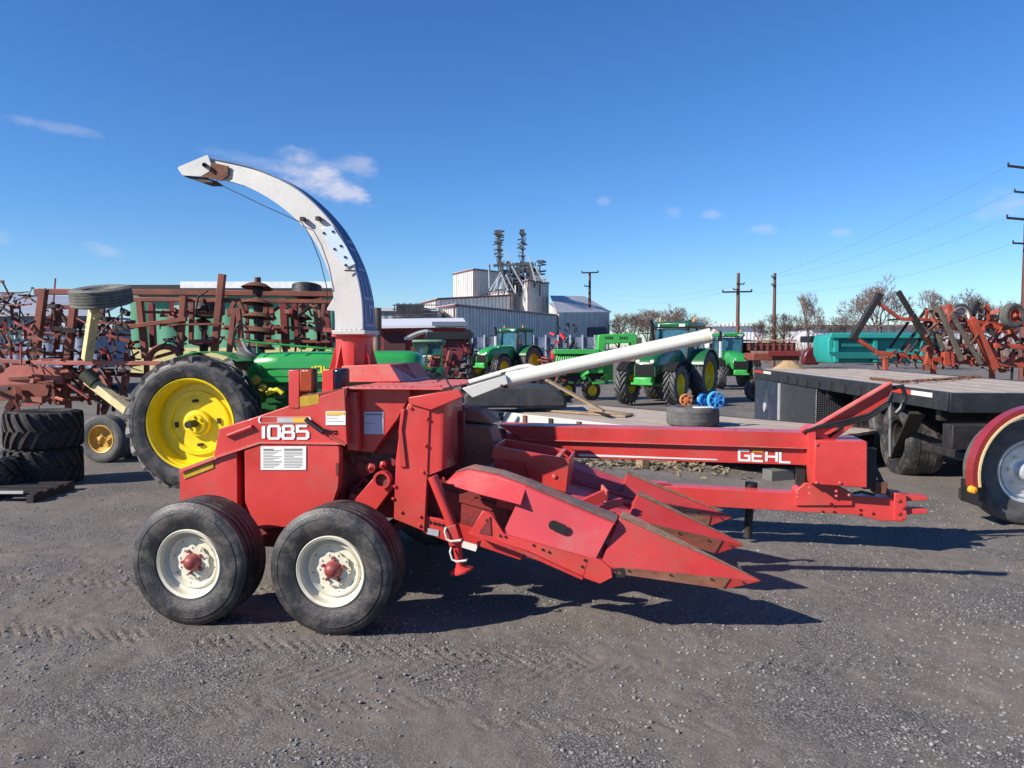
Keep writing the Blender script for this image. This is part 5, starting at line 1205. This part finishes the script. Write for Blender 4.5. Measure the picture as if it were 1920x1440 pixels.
each(MB().lathe([(0, .035), (-.004, .035), (-.004, 0)], (-.15, -.025, .15), n=14).lathe([(0, .035), (-.004, .035), (-.004, 0)], (-.2, -.025, -.07), n=14), 'hand_hole', DARK, tw2)
def arc(r0, r1, y0, y1, a0, a1, n=26, cx=0, cz=.52):
    rs_ = []
    for k in range(n+1):
        t = R(lerp(a0, a1, k/n)); c_, s_ = math.cos(t), math.sin(t)
        rs_.append([Vector((cx+r0*c_, y0, cz+r0*s_)), Vector((cx+r0*c_, y1, cz+r0*s_)), Vector((cx+r1*c_, y1, cz+r1*s_)), Vector((cx+r1*c_, y0, cz+r1*s_))])
    return MB().loft(rs_)
BURG = mat('burgundy_paint', (.24, .022, .022), .25, 0, .1, 3, coat=.5); CRM = mat('cream_stripe', (.70, .52, .28), .4)
fo = arc(.605, .655, -.30, -.18, 191, 20, cx=-.05).build('fender', BURG, tk, 0); arc(.588, .607, -.312, -.19, 191, 20, cx=-.05).build('cream_stripe', CRM, fo)
MB().lathe([(0, .036), (-.05, .032), (-.06, 0)], (-.70, -.27, .38), n=16).build('marker_lamp', mat('marker_amber', (.85, .35, .02), .3), tk)
MB().mm((-.58, -.25, .20), (-.55, .1, .42)).build('mud_flap', BLACK, tk); MB().mm((-.6, .05, .22), (-.35, .1, .32)).build('fender_bracket', DARK, tk)
MB().mm((-.3, .75, .62), (2.6, .95, .88)).build('chassis_rail', DARK, tk, .01)
wheel(tk, (1.35, .0, .52), (0, .1, 0), .52, .28, .300, 'truck', SILVER, TYREG, lug_hub, -.02, SILVER); MB().mm((-.1, .1, .47), (.1, 1.7, .57)).build('axle', DARK, tk, .02)

# ------------------------------------------------------------------ modern tractors
TGL = glassmat('cab_glass', (.03, .10, .13), .06)
WTY = mat('tractor_tyre', (.085, .083, .08), .75, 0, .3, 4, 0, 60, (.25, .24, .22), .4, 4)
def modern_tractor(name, label, loc, rz, sc=1.0, roofc=GREEND, hoodc=GREEND, loader=False):
    o = thing(name, label, 'tractor', loc, rz, 'modern green tractors parked in the yard'); o.scale = (sc, sc, sc)
    hd = MB(); R_ = lambda x, z0, z1, w_: [Vector((x, -w_, z0)), Vector((x, -w_, lerp(z0, z1, .7))), Vector((x, -w_*.85, lerp(z0, z1, .92))), Vector((x, -w_*.4, z1)), Vector((x, w_*.4, z1)), Vector((x, w_*.85, lerp(z0, z1, .92))), Vector((x, w_, lerp(z0, z1, .7))), Vector((x, w_, z0))]
    hd.loft([R_(1.0, 1.15, 2.0, .46), R_(2.2, 1.15, 1.95, .46), R_(3.0, 1.1, 1.82, .44), R_(3.35, 1.05, 1.66, .42), R_(3.5, 1.0, 1.45, .40)])
    h_ = hd.build('hood', hoodc, o, smooth=45)
    MB().prism([(3.36, -.36, 1.0), (3.53, -.34, 1.02), (3.52, -.34, 1.40), (3.40, -.36, 1.58)], (0, .70, 0)).build('grille', MATTE, h_)
    for y in (-.27, .27): MB().lathe([(0, .075), (.03, .07), (.035, 0)], (3.43, y, 1.52), (1, 0, .35), 14).build('headlight', mat('lamp_glass', (.35, .38, .4), .15), h_)
    MB().mm((.7, -.3, .75), (3.3, .3, 1.12)).build('chassis', DARK, o, .03)
    fw = MB().mm((3.35, -.34, .70), (3.70, .34, .98)).build('front_weight', GREENL, o, .05); MB().mm((3.71, -.40, .72), (3.76, .40, .80)).build('weight_bar', GREENL, fw)
    MB().mm((2.72, -.85, .62), (2.98, .85, .80)).build('front_axle', GREEND, o, .03); MB().mm((-.2, -.8, .8), (.2, .8, 1.1)).build('rear_axle', DARK, o, .03)
    for s_ in (-1, 1):
        wheel(o, (2.85, s_*.92, .70), (0, 0, 0 if s_ < 0 else math.pi), .70, .46, .38, 'ag', YEL, WTY, None, .02, lugs=18, lugh=.065, sweep=.45, lw=.075, n=40, name='front_wheel')
        wheel(o, (0, s_*.95, .93), (0, 0, 0 if s_ < 0 else math.pi), .93, .56, .55, 'ag', YEL, WTY, None, .02, lugs=22, lugh=.05, sweep=.40, lw=.08, n=40, name='rear_wheel')
        rr = []
        for k in range(14):
            t = R(25+k*11); p = Vector((1.02*math.cos(t), s_*.62, .93+1.02*math.sin(t))); q = Vector((1.02*math.cos(t), s_*1.24, .93+1.02*math.sin(t))); u_ = Vector((0, 0, .04)); rr.append([p, q, q+u_, p+u_])
        MB().loft(rr).build('rear_fender', GREEND, o)
        rr = []
        for k in range(9):
            t = R(40+k*12); p = Vector((2.85+.8*math.cos(t), s_*.72, .70+.78*math.sin(t))); q = p+Vector((0, s_*.4, 0)); u_ = Vector((0, 0, .03)); rr.append([p, q, q+u_, p+u_])
        MB().loft(rr).build('front_fender', MATTE, o)
        MB().prism([(.95, s_*.6, .5), (1.45, s_*.6, .5), (1.45, s_*.6, 1.1), (.95, s_*.6, 1.1)], (0, s_*.25, 0)).build('fuel_tank', BLACK, o, .03)
        MB().tube([(1.1, s_*.78, 2.55), (1.35, s_*1.15, 2.55), (1.35, s_*1.15, 2.3)], .02, 5).build('mirror_arm', BLACK, o); MB().mm((1.33, s_*1.15-.1, 2.05), (1.38, s_*1.15+.1, 2.4)).build('mirror', BLACK, o)
        MB().lathe([(0, .05), (.1, .05), (.14, .03), (.14, 0)], (.4, s_*.68, 3.0), (0, 0, 1), 12).build('beacon', ORAN, o)
    cb = MB()
    for a, b in (((1.05, -.62, 1.3), (.95, -.66, 2.75)), ((1.05, .62, 1.3), (.95, .66, 2.75)), ((-.5, -.78, 1.6), (-.5, -.70, 2.75)), ((-.5, .78, 1.6), (-.5, .70, 2.75)), ((.25, -.80, 1.5), (.25, -.74, 2.75)), ((.25, .80, 1.5), (.25, .74, 2.75))): cb.bar(a, b, .07)
    cb.mm((-.6, -.72, 1.1), (1.05, .72, 1.5)); cf = cb.build('cab_frame', BLACK, o)
    for q in ([(1.06, -.58, 1.5), (1.06, .58, 1.5), (.97, .62, 2.72), (.97, -.62, 2.72)], [(1.0, -.66, 1.5), (.3, -.80, 1.5), (.3, -.74, 2.72), (.93, -.69, 2.72)], [(.2, -.80, 1.6), (-.45, -.79, 1.7), (-.45, -.72, 2.72), (.2, -.75, 2.72)],
              [(1.0, .66, 1.5), (.3, .80, 1.5), (.3, .74, 2.72), (.93, .69, 2.72)], [(.2, .80, 1.6), (-.45, .79, 1.7), (-.45, .72, 2.72), (.2, .75, 2.72)], [(-.53, -.7, 1.7), (-.53, .7, 1.7), (-.53, .66, 2.72), (-.53, -.66, 2.72)]):
        m = MB(); n_ = (Vector(q[1])-Vector(q[0])).cross(Vector(q[2])-Vector(q[0])).normalized()*.008; m.prism(q, n_); m.build('window', TGL, cf)
    rf = MB().loft([[Vector((x*s_, y*s_, z)) for x, y in ((1.15/s2, .76), (1.15/s2, -.76), (-.65/s2, -.76), (-.65/s2, .76))] for s_, s2, z in ((.96, 1, 2.76), (1, 1, 2.82), (1, 1, 2.94), (.86, 1, 3.0))]).build('cab_roof', roofc, o, .03)
    for y in (-.5, .5): MB().mm((1.14, y-.12, 2.80), (1.20, y+.12, 2.90)).build('work_light', SILVER, rf)
    ex = MB().tube([(1.35, -.62, 1.3), (1.35, -.62, 2.9), (1.42, -.66, 3.05)], .07, 12).build('exhaust', BLACK, o); MB().tube([(1.35, -.62, 1.6), (1.35, -.62, 2.5)], .10, 14).build('heat_shield', SILVER if sc < 1 else BLACK, ex)
    for k in range(3): MB().mm((.55, .82, .45+k*.3), (.85, 1.0, .48+k*.3)).build('step', BLACK, o)
    return o
def tr_loc(px, pyb, Y, heading):   # front axle centre at pixel column px, standing on the ground
    x = (px-960)/F*Y; z = CH-(pyb-HZ)/F*Y
    return Vector((x, Y, z))-Vector((math.cos(heading), math.sin(heading), 0))*2.85
ha = R(-90-33)
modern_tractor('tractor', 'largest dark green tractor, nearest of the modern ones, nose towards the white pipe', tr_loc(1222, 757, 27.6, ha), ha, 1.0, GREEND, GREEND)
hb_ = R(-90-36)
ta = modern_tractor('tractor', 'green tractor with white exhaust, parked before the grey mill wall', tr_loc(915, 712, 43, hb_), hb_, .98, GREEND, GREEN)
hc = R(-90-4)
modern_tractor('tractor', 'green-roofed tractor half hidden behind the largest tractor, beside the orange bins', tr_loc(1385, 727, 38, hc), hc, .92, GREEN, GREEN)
# light green baler with arch
gx = at(1120, 700, 31)
gm_ = thing('green_baler', 'light green machine with slatted pickup and square arch between the two dark green tractors', 'baler', (gx.x, 31, G_(0, 31)))
def px_box(x0, y0, x1, y1, Y, dp, name, m_, root, bevel=.02, **k): return bx(x0, y0, x1, y1, Y, dp, name, m_, root, bevel=bevel, **k)
arch = MB().prism([at(x, y, 30.2) for x, y in ((1118, 700), (1122, 628), (1128, 627), (1182, 625), (1194, 627), (1196, 655), (1186, 655), (1184, 643), (1136, 645), (1132, 700))], (0, .8, 0)); wb(arch, 'arch', GREENL, gm_, bevel=.03)
for k in range(4):
    for x_ in (1135, 1162): px_box(x_+k*4, 631, x_+k*4+2, 636, 30.19, .02, 'vent_slot', BLACK, gm_, 0)
px_box(1040, 655, 1124, 664, 30, 1.4, 'top_cover', GREENL, gm_); px_box(1042, 664, 1122, 678, 30.4, .9, 'pickup', GREEND, gm_)
for k in range(19): wb(MB().bar(at(1046+k*4.1, 663, 30.15), at(1043+k*4.1, 679, 30.0), .045), 'tine_guard', GREENL, gm_)
px_box(1040, 679, 1135, 700, 30.3, 1.2, 'lower_body', GREENL, gm_); px_box(1048, 700, 1130, 712, 30.5, 1, 'undercarriage', DARK, gm_)
px_box(1132, 655, 1150, 716, 30.4, .6, 'leg_frame', GREENL, gm_)
for px in (1062, 1108):
    p = at(px, 712, 30.6); wheel(gm_, Vector((p.x, 30.5, G_(0, 30.5)+.4))-gm_.location, (0, 0, R(30)), .40, .22, .2, 'rib', YEL, TYRE, None, .02)
clutter(26, 1045, 684, 1130, 722, 30.0, 30.8, [GREENL, DARK, DARK, GREEND], (6, 26), (1.5, 4), gm_, 'linkage')
# maroon planter-like implement with dark roof, and green-roofed old cab beside it
mg = thing('maroon_implement', 'dark maroon farm implement with black-edged top cover and steep side panels behind the vintage tractor', 'farm implement', (at(835, 700, 28).x, 28, G_(0, 28)))
MAR = mat('maroon_paint', (.13, .018, .022), .5, 0, .3, 2, .2, 20, (.07, .03, .03), .4, 3)
wb(MB().prism([at(x, y, 27.5) for x, y in ((800, 622), (885, 623), (878, 637), (796, 637))], (0, 2.0, 0)), 'top_cover', BLACK, mg, bevel=.02)
wb(MB().prism([at(x, y, 27.7) for x, y in ((803, 636), (880, 636), (884, 660), (870, 670), (820, 668), (806, 650))], (0, 1.6, 0)), 'hopper', MAR, mg, bevel=.03)
for x in (812, 842): wb(MB().prism([at(px, py, 27.3) for px, py in ((x, 658), (x+28, 658), (x+16, 706), (x-12, 706))], (0, .3, 0)), 'side_panel', MAR, mg, bevel=.02); wb(MB().bar(at(x, 657, 27.2), at(x-12, 706, 27.2), .06), 'panel_edge', HREDL, mg)
clutter(75, 795, 645, 886, 722, 27.0, 28.4, [MAR, REDD, DARK, HRED, DARK], (5, 26), (1.2, 4), mg, 'linkage')
wb(MB().bar(at(800, 712, 27.6), at(882, 714, 27.6), .2), 'toolbar', MAR, mg)
wb(MB().bar(at(815, 700, 27.8), at(815, 742, 27.8), .2), 'stand', MAR, mg); wb(MB().bar(at(870, 700, 27.8), at(870, 742, 27.8), .2), 'stand', MAR, mg)
rs_ = []; 
for i in range(9):
    t = i/8; p = at(758+t*44, 637-15*math.sin(t*math.pi/2), 27.8); rs_.append([p, p+Vector((0, 1.6, 0)), p+Vector((0, 1.6, .08)), p+Vector((0, 0, .08))])
wb(MB().loft(rs_), 'curved_hood', SILVER, mg)
oc = thing('tractor', 'old tractor with a pale green cab roof between the vintage tractor and maroon implement', 'tractor', (at(800, 700, 24).x, 24, G_(0, 24)))
px_box(772, 637, 830, 643, 24, 1.4, 'cab_roof', mat('pale_green', (.12, .25, .15), .6), oc, .05)
cfr = MB(); B2(cfr, [(776, 643, 774, 700, 3), (800, 643, 800, 700, 3), (828, 643, 828, 690, 3), (776, 665, 828, 665, 2.5)], 24.1); cfr = wb(cfr, 'cab_frame', GREEND, oc)
MB().mm(at(778, 664, 24.15), at(798, 644, 24.16)).build('window', TGL, cfr); MB().mm(at(802, 664, 24.15), at(826, 644, 24.16)).build('window', TGL, cfr)
px_box(770, 690, 830, 735, 24.2, 1.2, 'body', GREEND, oc, .05)
p = at(800, 740, 24); wheel(oc, Vector((p.x, 24.0, G_(0, 24)+.7))-oc.location, (0, 0, .3), .7, .4, .42, 'ag', YEL, TYRE, None, .02, n=36)
# small far machines in the middle
def machine(name, label, px0, py0, px1, Y, cols, cat, seed, n=16, core=True, prn='bracket'):
    global r_
    r_ = random.Random(seed); g = G_(0, Y); o = thing(name, label, cat, (at((px0+px1)/2, 700, Y).x, Y, g)); pb_ = HZ+(CH-g)/Y*F
    if core: px_box(px0+(px1-px0)*.12, lerp(py0, pb_, .35), px1-(px1-px0)*.12, lerp(py0, pb_, .75), Y, 1.2, 'body', cols[0], o, .06)
    for i in range(2):
        r0 = min(.5, (pb_-py0)/F*Y*.28); p = at(lerp(px0, px1, .28+.44*i), 700, Y); wheel(o, Vector((p.x, Y-.1, g+r0))-o.location, (0, 0, .2), r0, .22, r0*.5, 'rib', cols[0], TYRE, None, .02, n=30)
    clutter(n, px0, py0, px1, lerp(py0, pb_, .8), Y-.3, Y+.6, cols+[DARK], (4, (px1-px0)*.45), (1.2, 4), o, prn)
    return o
REDB = mat('bright_red_paint', (.55, .03, .03), .45); YB = mat('bright_yellow_paint', (.75, .42, .01), .45)
ym = machine('yellow_spreader', 'small bright yellow hopper just right of the green tractor by the mill', 998, 634, 1018, 46, [YB, YB], 'hopper', 3, 5)
machine('red_rake', 'small bright red implement with folded tines in front of the mill', 1030, 622, 1062, 42, [REDB, REDB, DARK], 'farm implement', 5, 26)
machine('red_seeder', 'low bright red seeder just left of the light green arch', 1066, 645, 1116, 44, [REDB, REDB], 'seeder', 6, 12)
machine('black_hay_tedder', 'tall dark spiky folded tedder in front of the right mill shed', 1048, 606, 1085, 50, [DARK, BLACK], 'farm implement', 8, 30, False)
machine('white_sprayer', 'white tank sprayer to the left of the green tractor by the mill', 884, 634, 908, 47, [WHITE, WHITE], 'sprayer', 9, 6)
machine('red_harrow', 'rusty red implement row between the mill tractor and the tedder', 1012, 648, 1044, 40, [HRED, ORED], 'farm implement', 10, 18)
fnc = thing('fence', 'low grey wire fence line in front of the mill', 'fence', (at(1040, 640, 60).x, 60, G_(0, 60)))
px_box(880, 632, 1140, 652, 60, .1, 'panel', mat('fence_grey', (.12, .15, .22), .7, 0, .4, 2), fnc, 0)
for k in range(12): wb(MB().bar(at(885+k*23, 628, 59.9), at(885+k*23, 668, 59.9), .12), 'post', SILVER, fnc)

# ------------------------------------------------------------------ right-hand yard
TEAL = mat('teal_paint', (.02, .28, .25), .45, 0, .12, 1, .05, 10, (.03, .2, .17), .3, 2)
tl = thing('grain_wagon', 'long teal grain wagon behind the orange cultivator', 'wagon', (at(1640, 680, 24).x, 24, G_(0, 24)))
wb(MB().prism([at(x, y, 23.5) for x, y in ((1556, 629), (1566, 626), (1765, 627), (1765, 655), (1735, 681), (1560, 681), (1553, 664), (1553, 640))], (0, 1.2, 0)), 'tub', TEAL, tl, bevel=.03)
for x in (1567, 1640, 1730): wb(MB().bar(at(x, 627, 23.4), at(x, 679, 23.4), .13), 'rib', TEAL, tl, bevel=.01)
wb(MB().bar(at(1556, 629, 23.35), at(1760, 630, 23.35), .16), 'top_rim', TEAL, tl, bevel=.02); wb(MB().prism([at(x, y, 23.3) for x, y in ((1558, 660), (1690, 660), (1650, 672), (1570, 672))], (0, .15, 0)), 'chute_panel', mat('teal_dark', (.012, .16, .15), .5), tl)
wb(MB().prism([at(x, y, 23.42) for x, y in ((1560, 640), (1640, 640), (1640, 650), (1560, 650))], (0, -.03, 0)), 'name_stripe', mat('teal_dark', (.012, .16, .15), .5), tl)
for px in (1575, 1685):
    p = at(px, 700, 23.6); wheel(tl, Vector((p.x, 23.7, G_(0, 24)+.5))-tl.location, (0, 0, 0), .5, .4, .26, 'rib', WHITE, TYRE, None, .0, n=36)
db = thing('red_container', 'orange red waste container behind the sand pile', 'container', (at(1440, 660, 40).x, 40, G_(0, 40)))
px_box(1398, 642, 1492, 658, 40, 1.4, 'box', HRED, db, .03); px_box(1396, 637, 1494, 640, 39.9, 2.6, 'rim', mat('pinkish', (.45, .2, .15), .6), db)
for k in range(8): px_box(1404+k*11.5, 643, 1407+k*11.5, 657, 39.9, .06, 'rib', HRED, db, 0)
db2 = thing('red_truck_bed', 'low rusty orange dump bed in front of the sand pile', 'dump bed', (at(1430, 680, 30).x, 30, G_(0, 30)))
px_box(1412, 662, 1500, 676, 30, 1.2, 'bed', HRED, db2, .03); px_box(1440, 658, 1502, 668, 29.8, .1, 'tailgate', REDD, db2, .02)
for px in (1420, 1478):
    p = at(px, 700, 30); wheel(db2, Vector((p.x, 30.1, G_(0, 30)+.45))-db2.location, (0, 0, 0), .45, .3, .24, 'rib', DARK, TYRE, None, .0, n=30)
sp = MB(); c = at(1480, 672, 36); rr = random.Random(5)
V_ = []; 
for i in range(10):
    for k in range(24):
        t = 2*math.pi*k/24; q = i/9; V_.append((c.x+(2.1*q+rr.uniform(-.05, .05))*math.cos(t), c.y+1.5*q*math.sin(t), G_(0, 36)+1.62*(1-q)**.9+rr.uniform(-.04, .04)))
sp.add(V_, [(i*24+k, i*24+(k+1) % 24, (i+1)*24+(k+1) % 24, (i+1)*24+k) for i in range(9) for k in range(24)])
tag(sp.build('sand_pile', mat('sand', (.34, .23, .12), .9, 0, .2, 2, .3, 20), None), 'tan sand pile between the orange red bins and the teal wagon', 'sand pile')
mr_ = thing('parked_tractor', 'dark red tractor with its back wheels beside the teal wagon', 'tractor', (at(1512, 670, 27).x, 27, G_(0, 27)))
MRC = mat('dark_red_tractor', (.09, .012, .014), .35)
wb(MB().prism([at(x, y, 27) for x, y in ((1508, 668), (1513, 658), (1522, 652), (1536, 650), (1536, 684), (1508, 684))], (0, .35, 0)), 'hood', MRC, mr_, bevel=.05)
px_box(1518, 630, 1534, 642, 27.1, .9, 'cab', BLACK, mr_)
for px in (1497, 1524):
    p = at(px, 700, 27); wheel(mr_, Vector((p.x, 26.9, G_(0, 27)+.45))-mr_.location, (0, 0, 0), .45, .3, .22, 'ag', WHITE, TYRE, None, .0, n=30)
# orange red cultivator
cv = thing('cultivator', 'orange red folded field cultivator with black rollers and a raised tyre, behind the right trailer', 'cultivator', (at(1780, 700, 19.5).x, 19.5, G_(0, 19.5)))
def cpart(lst, name, m_, Y=19.5):
    for a in lst: q = MB(); B2(q, [a], Y); wb(q, name, m_, cv, bevel=.01)
cpart([(1650, 551, 1597, 637, 11), (1684, 546, 1710, 590, 8), (1710, 590, 1748, 655, 10, 19.5)], 'roller_arm', DARK)
cpart([(1640, 563, 1687, 597, 6), (1687, 598, 1812, 602, 6), (1598, 630, 1646, 662, 7), (1640, 661, 1745, 673, 8), (1821, 597, 1866, 692, 13, 19), (1818, 606, 1888, 613, 12, 19.2), (1864, 648, 1990, 653, 9, 19), (1864, 682, 1990, 690, 9, 19), (1905, 656, 1885, 690, 9), (1888, 613, 1960, 600, 9), (1745, 673, 1870, 684, 9), (1738, 684, 1745, 652, 10, 19), (1775, 686, 1772, 660, 11, 19), (1905, 618, 1850, 660, 6), (1850, 660, 1890, 600, 5)], 'frame_bar', ORED)
cpart([(1703, 604, 1668, 653, 4), (1730, 606, 1690, 657, 5), (1752, 600, 1706, 660, 5), (1738, 578, 1718, 606, 5), (1716, 596, 1664, 600, 3), (1762, 600, 1718, 668, 4)], 'tine', DARK, 20)
cpart([(1760, 576, 1804, 676, 8, 18.8), (1784, 588, 1840, 683, 7, 18.8), (1750, 610, 1772, 660, 6, 19.2), (1806, 590, 1835, 640, 6, 19.4)], 'worn_beam', mat('worn_green_grey', (.10, .085, .065), .8, 0, .4, 6))
cp = at(1898, 592, 18.6); wheel(cv, cp-cv.location, (0, 0, R(14)), .30, .2, .16, 'rib', ORED, mat('dusty_tyre', (.10, .10, .09), .85, 0, .3, 6), hub_small, .0, ORED, name='raised_wheel')
cp = at(1798, 594, 19.6); wheel(cv, cp-cv.location, (0, R(10), R(10)), .34, .16, .24, 'rib', WHITE, TYREG, None, .0, name='raised_wheel')
r_ = random.Random(31)
clutter(100, 1735, 585, 1870, 690, 18.9, 20.3, [ORED, ORED, REDD, DARK, RUST, HRED], (6, 42), (2, 7), cv, 'shank')
clutter(60, 1840, 580, 1960, 700, 18.9, 20.3, [ORED, ORED, REDD, DARK, RUST], (6, 40), (2, 7), cv, 'shank')
clutter(26, 1650, 655, 1740, 690, 19.2, 20.0, [ORED, REDD, DARK, RUST], (5, 25), (2, 5), cv, 'spring')
for x in (1660, 1750, 1860, 1940): cpart([(x, 670, x, 800, 8)], 'stand', ORED)
# litter of leaves and husks under the low deck, block, wood
r2 = random.Random(77); lf = MB()
for i in range(520):
    x = r2.gauss(1.9, .75); y = 11.0+r2.gauss(0, .28)-(x-1.9)*.35; s_ = r2.uniform(.02, .07); c = Vector((x, y, float(ground_z(np.array(x), np.array(y)))+.01+r2.random()*.03*max(0, 1-abs(y-11))))
    a = Vector((r2.uniform(-1, 1), r2.uniform(-1, 1), r2.uniform(-.5, .5))).normalized()*s_; b = a.cross(Vector((r2.uniform(-.4, .4), r2.uniform(-.4, .4), 1))).normalized()*s_*.5
    lf.add([c-a, c-b+Vector((0, 0, .01)), c+a, c+b+Vector((0, 0, .008))], [(0, 1, 2, 3)])
tag(lf.build('leaf_litter', mat('straw_litter', (.20, .155, .10), .9, 0, .5, 9), None, smooth=0), 'straw-coloured litter of husks and leaves on the ground below the tongue beam', 'litter', kind='stuff')
for i, (px, py, Y, w_, m_, s_) in enumerate(((1459, 888, 9.9, .34, mat('grey_block', (.12, .12, .11), .8), 'grey block on the ground below the lettered tongue beam'), (1205, 874, 10.9, .12, WOODB, 'small wooden offcut in the litter below the tongue beam'))):
    a = at(px, py, Y); tag(MB().box((a.x, Y, .06), (w_, .2, .14), Matrix.Rotation(.3, 3, 'Z')).build('block', m_, None, .008), s_, 'block')
